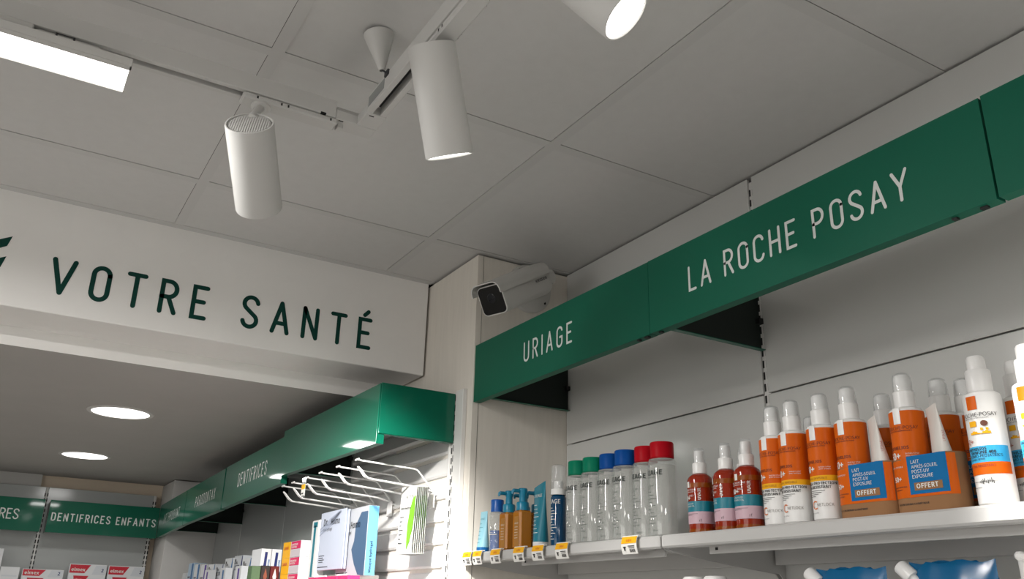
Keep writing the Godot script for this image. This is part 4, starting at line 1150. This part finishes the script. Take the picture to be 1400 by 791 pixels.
func build_lower_goods():
	var base := -0.138
	for p in [[1.10, -0.885, -0.125, 0.078, "blue refill pouch with a white spout, the left-hand one on the lower shelf"], [1.10, -0.725, -0.125, 0.082, "blue refill pouch with a white spout, the right-hand, larger one on the lower shelf"]]:
		var t := thing("refill_pouch", p[4], "pouch", V(p[0], base, p[1]), "blue refill pouches on the lower shelf")
		var h: float = p[3] - base - 0.003
		var mb := Mb.new()
		var rows := []
		var back := []
		for i in 13:
			var q := i / 12.0
			var row := []; var rb := []
			for k in 15:
				var s := k / 14.0 * 2.0 - 1.0
				var zz := s * 0.062
				var yy := q * (h - maxf(0.0, -s - 0.55) * 0.045 * q) + 0.0022 * sin(s * 7.0) * q
				var th := 0.028 * (1.0 - pow(absf(s), 4.0)) * (1.0 - pow(q, 3.0)) + 0.0008 + 0.0018 * sin(s * 9.0 + q * 7.0) * (1.0 - absf(s)) * (1.0 - q)
				row.append(Vector3(-th, yy, zz)); rb.append(Vector3(th, yy, -zz * 1.0))
			rows.append(row); back.append(rb)
		mb.skin(rows); mb.skin(back)
		part(t, "pouch", mb, mat("pouch_blue", "075d8c", 0.18))
		mb = Mb.new()
		var xf := Transform3D(Basis(Vector3(1, 0, 0), deg_to_rad(-48.0)), Vector3(-0.002, h - 0.022, -0.054))
		mb.lathe([Vector2(0.0065, -0.008), Vector2(0.0065, 0.003), Vector2(0.0105, 0.0035), Vector2(0.0105, 0.026), Vector2(0.0095, 0.0275), Vector2(0.0001, 0.0278)], 24, xf)
		part(t, "spout_cap", mb, M.plastic_white, "white screw spout")
	for p in [[1.09, -1.207, "white round-capped jar on the lower shelf, the left-hand one"], [1.09, -1.154, "white round-capped jar on the lower shelf, the right-hand one"]]:
		var t := thing("cream_bottle", p[2], "bottle", V(p[0], base, p[1]), "white round caps on the lower shelf")
		var mb := Mb.new(); mb.lathe([Vector2(0.0001, 0), Vector2(0.021, 0), Vector2(0.022, 0.002), Vector2(0.022, 0.165), Vector2(0.019, 0.170), Vector2(0.0001, 0.170)], 28); part(t, "bottle", mb, M.plastic_white)
		mb = Mb.new(); mb.lathe([Vector2(0.020, 0.170), Vector2(0.0205, 0.203), Vector2(0.017, 0.207), Vector2(0.0001, 0.208)], 28); part(t, "cap", mb, M.plastic_white)
	var t := thing("pump_bottle", "white pump bottle at the bottom right corner on the lower shelf", "pump bottle", V(1.10, base, -0.622))
	var mb := Mb.new(); mb.lathe([Vector2(0.0001, 0), Vector2(0.026, 0), Vector2(0.027, 0.002), Vector2(0.027, 0.150), Vector2(0.020, 0.160), Vector2(0.0001, 0.160)], 28); part(t, "bottle", mb, M.plastic_white)
	mb = Mb.new(); mb.lathe([Vector2(0.0185, 0.160), Vector2(0.0185, 0.192), Vector2(0.0115, 0.194), Vector2(0.0120, 0.222), Vector2(0.0100, 0.2245), Vector2(0.0001, 0.2248)], 28)
	mb.box(Vector3(-0.022, 0.214, -0.006), Vector3(0.0, 0.224, 0.006), 0.003); part(t, "pump", mb, M.plastic_white)

# ---------------------------------------------------------------- security camera
func rrect(w: float, h: float, r: float, seg := 6, cx := 0.0, cy := 0.0) -> PackedVector2Array:
	var o := PackedVector2Array()
	for c in [[1, 1, 0], [-1, 1, 90], [-1, -1, 180], [1, -1, 270]]:
		for k in seg + 1:
			var a := deg_to_rad(c[2] + 90.0 * k / seg)
			o.append(Vector2(cx + c[0] * (w / 2 - r) + r * cos(a), cy + c[1] * (h / 2 - r) + r * sin(a)))
	return o

func build_camera_unit():
	var plate := V(1.203, 0.868, -1.967)
	var t := thing("security_camera", "white bullet security camera with a black front window, bolted to the pillar beside the ceiling", "camera", plate)
	var cw := mat("camera_white", "c9c8c4", 0.45)
	var mb := Mb.new()
	var face := Transform3D(Basis(Vector3(1, 0, 0), Vector3(0, 0, 1), Vector3(0, -1, 0)), Vector3.ZERO)   # lathe axis to +z
	mb.lathe([Vector2(0.0715, 0.0), Vector2(0.0715, 0.006), Vector2(0.069, 0.0105), Vector2(0.060, 0.0135), Vector2(0.050, 0.0155), Vector2(0.0001, 0.0165)], 56, face)
	part(t, "mount_plate", mb, cw)
	mb = Mb.new()
	for a: float in [128.0, -38.0, 40.0]:
		mb.lathe([Vector2(0.004, 0.0125), Vector2(0.004, 0.0138), Vector2(0.0001, 0.0140)], 14, Transform3D(face.basis, Vector3(cos(deg_to_rad(a)) * 0.060, sin(deg_to_rad(a)) * 0.060, 0)))
	part(t, "screw", mb, M.dark)
	var rear := V(1.160, 0.846, -1.838) - plate
	var front := V(0.978, 0.731, -1.772) - plate
	var zz := (front - rear).normalized()
	var yy := (Vector3.UP - zz * zz.y).normalized()
	var xx := yy.cross(zz)
	var len := (front - rear).length()
	var xf := Transform3D(Basis(xx, yy, zz), rear)
	# arm and hinge
	mb = Mb.new(); mb.tube([Vector3(0.012, -0.006, 0.012), Vector3(0.012, -0.008, 0.05), xf * Vector3(0, -0.012, 0.02)], 0.024, 20)
	part(t, "arm", mb, cw)
	mb = Mb.new()
	mb.lathe([Vector2(0.0001, -0.036), Vector2(0.018, -0.036), Vector2(0.0205, -0.033), Vector2(0.0205, 0.033), Vector2(0.018, 0.036), Vector2(0.0001, 0.036)], 28, xf * Transform3D(Basis(Vector3(0, 1, 0), Vector3(-1, 0, 0), Vector3(0, 0, 1)), Vector3(0, 0.0, -0.006)))
	part(t, "hinge", mb, cw)
	# body: lofted rounded box
	mb = Mb.new()
	var rows := []
	for s in [[0.0, 0.80, 0.02], [0.004, 0.92, 0.02], [0.014, 0.98, 0.019], [0.03, 1.0, 0.017], [len - 0.006, 1.0, 0.015], [len, 0.985, 0.015]]:
		var row := []
		for p in rrect(0.079 * s[1], 0.076 * s[1], s[2], 6): row.append(xf * Vector3(p.x, p.y - 0.001, s[0]))
		rows.append(row)
	mb.skin(rows, true)
	var f0: Array = rows[0].duplicate(); f0.reverse(); mb.fan(f0); mb.fan(rows[-1])
	part(t, "body", mb, cw)
	mb = Mb.new(); mb.extrude(rrect(0.0725, 0.0695, 0.012, 6, 0, -0.001), len, len + 0.0012, xf); part(t, "front_window", mb, M.black_gloss, "black glass front window")
	mb = Mb.new()
	mb.lathe([Vector2(0.0001, 0.0022), Vector2(0.010, 0.0020), Vector2(0.0125, 0.0012)], 24, xf * Transform3D(Basis(Vector3(1, 0, 0), Vector3(0, 0, 1), Vector3(0, -1, 0)), Vector3(0, 0.004, len + 0.0004)))
	part(t, "lens", mb, mat("lens_dark", "0d1016", 0.05))
	# sun shield over the top
	mb = Mb.new()
	var outer := rrect(0.093, 0.088, 0.022, 8, 0, 0.002)
	var inner := rrect(0.087, 0.082, 0.0195, 8, 0, 0.002)
	var shell := PackedVector2Array()
	var keep := []
	for i in outer.size(): if outer[i].y > 0.021: keep.append(i)
	shell.append(Vector2(0.0465, 0.014))
	for i in keep: shell.append(outer[i])
	shell.append(Vector2(-0.0465, 0.016)); shell.append(Vector2(-0.0435, 0.016))
	keep.reverse()
	for i in keep: shell.append(inner[i])
	shell.append(Vector2(0.0435, 0.016))
	mb.extrude(shell, 0.012, len + 0.016, xf)
	part(t, "sun_shield", mb, cw)
	mb = Mb.new()
	var sf := func(u: float, v: float) -> Vector3: return xf * Vector3(-0.0405, v, -u)
	# the side that looks to the viewer
	if (xf.basis * Vector3(1, 0, 0)).dot(Vector3(-0.47, -0.35, 0.81)) > 0: sf = func(u: float, v: float) -> Vector3: return xf * Vector3(0.0401, v, -u)
	words(mb, "HIKVISION", sf, -0.078, 0.0005, 0.0075, true)
	part(t, "lettering", mb, mat("logo_dark", "33302f", 0.5))

# ---------------------------------------------------------------- hooks and hanging packs
func build_hooks():
	var zs := [-2.142, -2.285, -2.427, -2.549, -2.683, -2.786]
	var words_for := ["nearest hook, holding the white and green sachets", "second hook from the near end, behind the sachets", "third hook from the near end, holding a boxed mask", "fourth hook from the near end, with a yellow price label", "fifth hook from the near end", "farthest hook, at the left"]
	for i in 6:
		var at := V(1.030, 0.29, zs[i])
		var t := thing("display_hook", "white wire display hook, %s" % words_for[i], "hook", at, "white display hooks on the slatted wall")
		var mb := Mb.new()
		mb.box(Vector3(-0.012, -0.03, -0.017), Vector3(-0.0095, 0.012, 0.017), 0.0008); mb.box(Vector3(-0.0096, 0.002, -0.015), Vector3(0.006, 0.006, 0.015)); part(t, "back_plate", mb, M.metal_white)
		mb = Mb.new()
		for s: float in [-1.0, 1.0]:
			mb.tube([Vector3(-0.010, 0.012, 0.0048 * s), Vector3(-0.05, 0.020, 0.0048 * s), Vector3(-0.196, 0.030, 0.0048 * s), Vector3(-0.206, 0.036, 0.0048 * s), Vector3(-0.219, 0.050, 0.0048 * s), Vector3(-0.224, 0.055, 0.0030 * s), Vector3(-0.226, 0.0565, 0.0)], 0.0022, 8)
		part(t, "product_prong", mb, M.metal_white)
		mb = Mb.new(); mb.tube([Vector3(-0.010, -0.02, 0), Vector3(-0.010, 0.014, 0), Vector3(-0.012, 0.018, 0), Vector3(-0.054, 0.062, 0), Vector3(-0.060, 0.066, 0), Vector3(-0.068, 0.0675, 0), Vector3(-0.228, 0.0745, 0)], 0.0023, 8); part(t, "price_arm", mb, M.metal_white)
		mb = Mb.new(); mb.box(Vector3(-0.232, 0.0725, -0.013), Vector3(-0.227, 0.0775, 0.013), 0.0015); part(t, "label_bar", mb, M.metal_white)
	# plastic price label on the fourth hook
	var l := thing("price_tag", "clear price label with a yellow field hanging from the fourth display hook", "price tag", V(0.795, 0.308, -2.549))
	var mb := Mb.new(); mb.box(Vector3(-0.0022, 0, -0.017), Vector3(-0.001, 0.056, 0.017)); part(l, "label_holder", mb, clear("clear_label", "d0d2d2", 0.35))
	mb = Mb.new(); mb.box(Vector3(-0.0032, 0.004, -0.015), Vector3(-0.0024, 0.022, 0.015)); part(l, "card", mb, M.paper)
	mb = Mb.new(); mb.box(Vector3(-0.0034, 0.022, -0.015), Vector3(-0.0024, 0.036, 0.015)); part(l, "yellow_field", mb, M.yellow)
	mb = Mb.new(); mb.patch(on_x(-0.0032), -0.010, 0.008, 0.008, 0.012); part(l, "tag_print", mb, M.ink)
	# sachets on the nearest hook
	for k in 7:
		var x := 0.948 + k * 0.0065
		var t := thing("sachet", "white sachet with a green leaf, %s of the hanging stack" % ["front one", "second one", "third one", "fourth one", "fifth one", "sixth one", "rear one"][k], "sachet", V(x, 0.138, -2.142), "white and green sachets on the nearest hook")
		t.rotation = Vector3(deg_to_rad(1.5 - k * 0.4), deg_to_rad(2.0 - k * 1.1), deg_to_rad(-1.2))
		mb = Mb.new()
		var rows := []; var back := []
		for i in 9:
			var q := i / 8.0
			var row := []; var rb := []
			for j in 7:
				var s := j / 6.0 * 2 - 1
				var th := 0.0004 + 0.0021 * (1 - pow(absf(s), 3.0)) * sin(q * PI)
				row.append(Vector3(-th, q * 0.172, s * 0.046)); rb.append(Vector3(th, q * 0.172, -s * 0.046))
			rows.append(row); back.append(rb)
		mb.skin(rows); mb.skin(back)
		part(t, "sachet_body", mb, mat("sachet_white", "e2e2dd", 0.4))
		var f := func(u: float, v: float) -> Vector3: return Vector3(-0.0030, v, u)
		mb = Mb.new(); mb.poly(f, PackedVector2Array([Vector2(0.044, 0.148), Vector2(0.030, 0.138), Vector2(0.018, 0.112), Vector2(0.012, 0.078), Vector2(0.012, 0.04), Vector2(0.016, 0.010), Vector2(0.030, 0.03), Vector2(0.042, 0.066), Vector2(0.046, 0.10)])); part(t, "leaf_print", mb, mat("leaf_green", "6aa31e", 0.5))
		mb = Mb.new(); mb.patch(func(u: float, v: float) -> Vector3: return Vector3(u, v, 0.0462), -0.0012, 0.004, 0.0004, 0.168); part(t, "edge_band", mb, M.ink)
		if k == 0:
			mb = Mb.new()
			words(mb, "ACTION", f, -0.010, 0.140, 0.009, false); words(mb, "Deo-mentol", f, -0.036, 0.112, 0.008, true)
			for n in 7: mb.patch(f, -0.036, 0.092 - n * 0.011, -0.012 - (n % 3) * 0.006, 0.094 - n * 0.011)
			part(t, "lettering", mb, M.ink)
	# hydrogel mask packs
	var wavy := func(b: Node3D, w: float, h: float, navy: bool):
		var f := func(u: float, v: float) -> Vector3: return Vector3(-0.0006, v, u)
		var m2 := Mb.new()
		if navy:
			m2.poly(f, PackedVector2Array([Vector2(w / 2, 0), Vector2(w / 2, h), Vector2(w * 0.28, h), Vector2(w * 0.12, h * 0.8), Vector2(w * 0.10, h * 0.55), Vector2(w * 0.03, h * 0.42), Vector2(w * 0.09, h * 0.30), Vector2(w * 0.16, h * 0.18), Vector2(w * 0.30, h * 0.02)]))
			part(b, "profile_print", m2, mat("navy_print", "3d5a78", 0.5))
		else:
			for k in 3:
				var o := k * 0.05
				m2.poly(f, PackedVector2Array([Vector2(-w / 2, h * (0.62 + o)), Vector2(-w * 0.1, h * (0.78 + o)), Vector2(w * 0.25, h * (0.95 + o * 0.3)), Vector2(w * 0.32, h * (0.95 + o * 0.3)), Vector2(w * 0.02, h * (0.76 + o)), Vector2(-w / 2, h * (0.59 + o))]))
			part(b, "wave_print", m2, mat("wave_print", "a3acc0", 0.5))
		m2 = Mb.new()
		words(m2, "Dr.", f, -w * 0.36, h * 0.76, 0.021, true); words(m2, "Homo", f, -w * 0.06, h * 0.76, 0.019, true); words(m2, "Mask hydrogel", f, -w * 0.36, h * 0.65, 0.012, false)
		for n in 4: m2.patch(f, -w * 0.44, h * (0.24 - n * 0.035), -w * 0.22 - (n % 2) * 0.01, h * (0.252 - n * 0.035))
		m2.patch(f, -w * 0.46, h * 0.05, -w * 0.05, h * 0.062)
		part(b, "lettering", m2, M.ink)
	var a := thing("mask_pack", "pale blue mask pack with black lettering hanging in front of the boxed mask", "mask pack", V(0.893, 0.108, -2.549), "hydrogel mask packs on the hooks")
	mb = Mb.new(); mb.box(Vector3(0, 0, -0.108), Vector3(0.003, 0.168, 0.108), 0.001); part(a, "pack", mb, mat("pack_pale", "c3cbdc", 0.35)); wavy.call(a, 0.216, 0.168, false)
	a = thing("mask_pack", "second pale mask pack close behind the first on the same hook", "mask pack", V(0.8985, 0.108, -2.545), "hydrogel mask packs on the hooks")
	mb = Mb.new(); mb.box(Vector3(0, 0, -0.105), Vector3(0.003, 0.165, 0.114), 0.001); part(a, "pack", mb, M.pack_pale); wavy.call(a, 0.21, 0.165, false)
	a = thing("mask_box", "mask box with a dark profile on its front and light blue side", "box", V(0.9075, 0.088, -2.420))
	mb = Mb.new(); mb.box(Vector3(0, 0, -0.110), Vector3(0.030, 0.185, 0.116), 0.0008); part(a, "box", mb, mat("pack_grey", "b9bcc2", 0.4)); wavy.call(a, 0.226, 0.17, true)
	mb = Mb.new(); mb.box(Vector3(0.0005, 0.001, 0.1155), Vector3(0.0295, 0.184, 0.1165)); part(a, "side_panel", mb, mat("pack_blue", "6bb1e0", 0.45))
	mb = Mb.new(); words(mb, "Masque hydrogel", func(u: float, v: float) -> Vector3: return Vector3(u, v, 0.1172), 0.020, 0.008, 0.010, true, false, true); part(a, "side_lettering", mb, M.ink)
	a = thing("slim_box", "slim white box with a teal stripe hanging at the far hooks", "box", V(0.893, 0.088, -2.705))
	mb = Mb.new(); mb.box(Vector3(0, 0, -0.034), Vector3(0.028, 0.172, 0.034), 0.003); part(a, "box", mb, M.plastic_white)
	mb = Mb.new(); mb.patch(on_x(0.0), -0.010, 0.004, 0.010, 0.155); mb.patch(on_x(0.0), -0.016, 0.150, 0.020, 0.166); part(a, "teal_stripe", mb, M.teal)
	for k in 3:
		a = thing("slim_box", "slim grey-white box in the row under the mask packs, %s" % ["first from the left", "second from the left", "third from the left"][k], "box", V(0.905, -0.02, -2.64 + k * 0.085), "slim boxes under the mask packs")
		mb = Mb.new(); mb.box(Vector3(0, 0, -0.036), Vector3(0.10, 0.115, 0.036), 0.001); part(a, "box", mb, [M.plastic_white, mat("box_grey", "8f8a88", 0.5), M.paper][k])
		mb = Mb.new(); mb.patch(on_x(0.0), -0.03, 0.06, 0.03, 0.10); part(a, "print", mb, [M.teal, M.paper, M.teal][k])
	for k in 4:
		a = thing("pink_box", "pink box at the bottom edge under the mask packs, %s" % ["leftmost", "second from the left", "third from the left", "rightmost"][k], "box", V(0.865, -0.02, -2.60 + k * 0.083), "pink boxes under the mask packs")
		mb = Mb.new(); mb.box(Vector3(0, 0, -0.04), Vector3(0.035, 0.107, 0.04), 0.001); part(a, "box", mb, mat("pink", "d8306e", 0.45))
		mb = Mb.new(); mb.patch(on_x(0.0), -0.03, 0.03, 0.03, 0.075); part(a, "print", mb, M.paper)
	var sh := thing("shelf", "white shelf under the pink and slim boxes, below the frame", "shelf", V(0.84, -0.045, -2.35))
	mb = Mb.new(); mb.box(Vector3(0, 0, -0.45), Vector3(0.185, 0.025, 0.30), 0.002); part(sh, "deck", mb, M.shelf)

# ---------------------------------------------------------------- boxes on the rear shelves
func carton(called: String, label: String, lo: Vector3, hi: Vector3, base: Material, prints: Array, texts: Array, group: String, lean := 0.0):
	var t := thing(called, label, "box", V(lo.x, lo.y, hi.z), group)
	var d := hi - lo
	var mb := Mb.new(); mb.box(Vector3(0, 0, -d.z), Vector3(d.x, d.y, 0), 0.0012); part(t, "carton", mb, base)
	t.rotation.y = lean
	var by := {}
	var fl := func(u: float, v: float) -> Vector3: return Vector3(-0.0007, v * d.y, (u - 1.0) * d.z)
	var ff := func(u: float, v: float) -> Vector3: return Vector3(u * d.x, v * d.y, 0.0007)
	for p in prints:   # face, material, points in 0..1
		if not by.has(p[1]): by[p[1]] = Mb.new()
		var q := PackedVector2Array()
		for i in range(0, p[2].size(), 2): q.append(Vector2(p[2][i], p[2][i + 1]))
		by[p[1]].poly(fl if p[0] == "L" else ff, q)
	for m in by: part(t, "print", by[m], m)
	by = {}
	for p in texts:    # face, material, text, u, v, height in metres
		if not by.has(p[1]): by[p[1]] = Mb.new()
		var f := func(u: float, v: float) -> Vector3: return Vector3(-0.0014, v, u - d.z) if p[0] == "L" else Vector3(u, v, 0.0014)
		words(by[p[1]], p[2], f, p[3], p[4], p[5], true, false, p.size() > 6)
	for m in by: part(t, "lettering", by[m], m)

func build_boxes():
	var red := mat("elmex_red", "c81e34", 0.4)
	var navy := mat("navy", "1d2a6a", 0.45)
	var bluep := mat("box_blue", "2f6fa8", 0.45)
	var mag := mat("magenta", "d31a5c", 0.45)
	var violet := mat("violet", "5a3f9a", 0.45)
	var silver := mat("silver_box", "d3d7dc", 0.35)
	var white := mat("box_white", "e0e2e4", 0.4)
	# rear wall: toothpaste twin packs
	var tp := [[0.207, 0.385, 0.147, "twin toothpaste pack with red parallelogram label, leftmost, half under the slotted upright"], [0.406, 0.574, 0.179, "twin toothpaste pack with red parallelogram label, middle one under the sign"], [0.582, 0.752, 0.178, "twin toothpaste pack with red parallelogram label, rightmost near the corner"]]
	for p in tp:
		var w: float = p[1] - p[0]
		carton("toothpaste_box", p[3], Vector3(p[0], 0.055, -4.945), Vector3(p[1], p[2], -4.90), white,
			[["F", red, [0.02, 0.66, 0.42, 0.66, 0.56, 0.97, 0.02, 0.97]], ["F", red, [0.18, 0.34, 0.46, 0.34, 0.54, 0.56, 0.14, 0.56]], ["F", silver, [0.62, 0.62, 0.98, 0.62, 0.98, 0.96, 0.70, 0.96]]],
			[["F", M.paper, "elmex", w * 0.06, (p[2] - 0.055) * 0.73, 0.016], ["F", M.paper, "elmex", w * 0.18, (p[2] - 0.055) * 0.39, 0.009], ["F", navy, "JUNIOR", w * 0.56, (p[2] - 0.055) * 0.30, 0.015], ["F", navy, "2", w * 0.86, (p[2] - 0.055) * 0.72, 0.016]], "twin toothpaste packs on the rear wall")
	carton("toothpaste_box", "plain white box left of the twin toothpaste packs on the rear wall", Vector3(0.115, 0.055, -4.95), Vector3(0.195, 0.152, -4.90), white, [["F", silver, [0.1, 0.55, 0.9, 0.55, 0.9, 0.62, 0.1, 0.62]]], [], "")
	carton("display_card", "tall white card with a blue 2 at the left edge of the rear wall", Vector3(0.02, 0.055, -4.93), Vector3(0.112, 0.232, -4.90), white, [], [["F", bluep, "2", 0.064, 0.105, 0.022]], "")
	var sh := thing("shelf", "rear wall shelf under the toothpaste packs, below the frame", "shelf", V(-0.45, 0.03, -4.996))
	var mb := Mb.new(); mb.box(Vector3(0, 0, 0), Vector3(1.21, 0.025, 0.13), 0.002); part(sh, "deck", mb, M.shelf)
	# rear right run: stack of pink and yellow cartons
	for k in 3:
		carton("pink_yellow_box", "white box with yellow end and pink label, %s of the stack" % ["lowest", "middle one", "topmost"][k], Vector3(0.88, 0.0535 + 0.0505 * k, -2.975), Vector3(0.935, 0.1035 + 0.0505 * k, -2.79), white,
			[["L", M.yellow, [0.0, 0.0, 0.44, 0.0, 0.44, 1.0, 0.0, 1.0]], ["L", mag, [0.47, 0.5, 0.99, 0.5, 0.99, 0.98, 0.47, 0.98]], ["L", mat("box_pale", "c9bfc4", 0.5), [0.47, 0.02, 0.97, 0.02, 0.97, 0.46, 0.47, 0.46]]],
			[["L", mat("rust2", "c04a1a", 0.5), "Luxéol", 0.012, 0.026, 0.012], ["L", M.paper, "SOIN DENTAIRE", 0.094, 0.036, 0.006], ["L", M.paper, "PROTECTION", 0.094, 0.028, 0.006]], "stack of pink and yellow boxes")
	var g := "toothpaste boxes on the rear right shelf"
	for k in 2:
		carton("toothpaste_box", "white box with navy swoosh, %s of the two beside the pink and yellow stack" % ["left", "right"][k], Vector3(0.826 + 0.036 * k, 0.055, -3.16), Vector3(0.860 + 0.036 * k, 0.187, -3.04), white,
			[["F", navy, [0.03, 0.0, 0.85, 0.0, 0.5, 0.10, 0.22, 0.24, 0.03, 0.50]], ["F", navy, [0.30, 0.50, 0.58, 0.50, 0.62, 0.92, 0.36, 0.92]]], [["F", bluep, "SENSODYNE", 0.030, 0.05, 0.006, true]], g)
	for k in 2:
		carton("toothpaste_box", ["dark charcoal box with a brown ring in front of the navy swoosh boxes", "dark red box with a white diamond in front of the navy swoosh boxes"][k], Vector3(0.817 + 0.031 * k, 0.055, -3.035), Vector3(0.846 + 0.031 * k, 0.130, -2.985), [mat("charcoal", "2b2626", 0.4), mat("dark_red", "5d1218", 0.4)][k],
			[["F", [mat("brown", "8a4a35", 0.5), M.paper][k], [0.5, 0.25, 0.72, 0.55, 0.5, 0.9, 0.28, 0.55]]], [], g)
	carton("toothpaste_box", "sage green box in front, left of the dark charcoal box", Vector3(0.786, 0.055, -3.035), Vector3(0.815, 0.128, -2.985), mat("sage", "55704f", 0.5), [], [], g)
	# silver and white boxes leaning along the shelf
	var tilt := [[-3.41, 0.197, 0.125, "grey box with dark wave edge, nearest of the leaning boxes"], [-3.545, 0.176, 0.125, "grey box with blue corner, second of the leaning boxes"], [-3.68, 0.190, 0.13, "grey box with dark band, third of the leaning boxes"], [-3.83, 0.186, 0.13, "pale box with blue top corner, fourth of the leaning boxes"], [-3.98, 0.166, 0.13, "pale box with dark square, fifth of the leaning boxes"], [-4.13, 0.172, 0.13, "white box with dark square, sixth of the leaning boxes"]]
	var i := 0
	for p in tilt:
		var h: float = p[1] - 0.055
		carton("toothpaste_box", p[3], Vector3(0.895, 0.055, p[0]), Vector3(0.95, p[1], p[0] + p[2]), silver if i % 2 == 0 else white,
			[["L", [navy, bluep][i % 2], [0.80, 0.0, 0.98, 0.0, 0.98, 0.99, 0.92, 0.99, 0.74, 0.4]], ["L", M.ink, [0.12, 0.84, 0.24, 0.84, 0.24, 0.91, 0.12, 0.91]], ["L", mat("grey_print2", "6f7580", 0.5), [0.12, 0.6, 0.66, 0.6, 0.68, 0.74, 0.12, 0.74]], ["L", navy, [0.3, 0.28, 0.6, 0.28, 0.6, 0.48, 0.3, 0.48]]], [["L", M.ink, "ELUDRIL", 0.012, h * 0.77, 0.009], ["L", M.paper, "GUM", 0.03, h * 0.62, 0.010]], g)
		i += 1
	for p in [[-4.30, 0.176, white, violet, "white box with violet stripe, first of the far upright boxes"], [-4.44, 0.183, white, bluep, "white box with a blue stripe, second of the far upright boxes"], [-4.58, 0.192, mat("ice", "b9cfe2", 0.4), bluep, "pale blue box, farthest of the upright boxes by the column"], [-4.70, 0.150, white, silver, "low white box in the far corner by the column"]]:
		carton("toothpaste_box", p[4], Vector3(0.90, 0.055, p[0]), Vector3(0.96, p[1], p[0] + 0.115), p[2], [["L", p[3], [0.66, 0.02, 0.96, 0.02, 0.96, 0.98, 0.66, 0.98]], ["L", M.grey_print2, [0.1, 0.5, 0.55, 0.5, 0.55, 0.56, 0.1, 0.56]]], [], g)
	for p in [[-3.50, "small white box with a violet band standing in front of the leaning boxes", violet], [-3.74, "small white box in the front row with a blue band", bluep], [-4.02, "small white box in the front row with a violet band, farther left", violet]]:
		carton("toothpaste_box", p[1], Vector3(0.86, 0.055, p[0]), Vector3(0.888, 0.145, p[0] + 0.085), white, [["L", p[2], [0.45, 0.3, 0.7, 0.3, 0.7, 0.9, 0.45, 0.9]], ["L", M.grey_print2, [0.08, 0.1, 0.9, 0.1, 0.9, 0.16, 0.08, 0.16]]], [], g)
	sh = thing("shelf", "rear right shelf under the toothpaste boxes, below the frame", "shelf", V(0.78, 0.03, -2.79))
	mb = Mb.new(); mb.box(Vector3(0, 0, -1.94), Vector3(0.259, 0.0235, 0.0), 0.002); part(sh, "deck", mb, M.shelf)

func _ready():
	rng.seed = 7
	# ---- camera, surroundings, exposure
	var cam := Camera3D.new()
	cam.name = "viewer_camera"
	cam.fov = 37.0358
	cam.near = 0.02
	cam.transform = Transform3D(Basis(Vector3(0.858584, 0.024608, 0.512081), Vector3(-0.19997, 0.935806, 0.29031), Vector3(-0.472065, -0.351656, 0.808389)), Vector3(0, H, 0))
	add_child(cam)
	cam.current = true
	var we := WorldEnvironment.new()
	we.name = "world"
	var env := Environment.new()
	env.background_mode = Environment.BG_COLOR
	env.background_color = Color(0.02, 0.02, 0.02)
	env.tonemap_mode = Environment.TONE_MAPPER_LINEAR
	env.tonemap_exposure = 1.06
	env.sdfgi_enabled = true
	env.ssao_enabled = true
	env.ssil_enabled = true
	we.environment = env
	add_child(we)
	# ---- the place
	materials()
	for k in ["orange", "yellow", "kraft", "blue_label", "green", "green_vinyl"]: M[k].metallic_specular = 0.25
	build_shell()
	build_lamps()
	build_right_panels()
	build_signs()
	build_rear()
	build_camera_unit()
	build_shelves()
	build_uriage()
	build_sun()
	build_lower_goods()
	build_hooks()
	build_boxes()
	nest()

# printed and lettered pieces belong to the part that carries them
func nest():
	var carriers := ["bottle", "board", "carton", "sleeve", "tag_card", "pouch", "tube_body", "pack", "box", "sachet_body", "body", "label_holder"]
	var printed := ["lettering", "small_print", "number", "white_tab", "orange_label", "yellow_band", "band_lettering", "seal_lettering", "seal_ring", "amber_band", "teal_band", "pink_band", "orange_square", "orange_band", "blue_band", "red_lettering", "yellow_print", "brown_print", "print", "plaque", "orange_print", "blue_label", "orange_panel", "tag_print", "price", "leaf_print", "edge_band", "profile_print", "wave_print", "side_panel", "side_lettering", "teal_stripe", "label", "card", "yellow_field"]
	for o in get_children():
		var host: Node = null
		for c in carriers:
			if o.has_node(c):
				host = o.get_node(c)
				break
		if host == null: continue
		for p in o.get_children():
			var stem := String(p.name).rstrip("0123456789").rstrip("_")
			if p != host and stem in printed:
				o.remove_child(p)
				p.name = stem
				host.add_child(p, true)
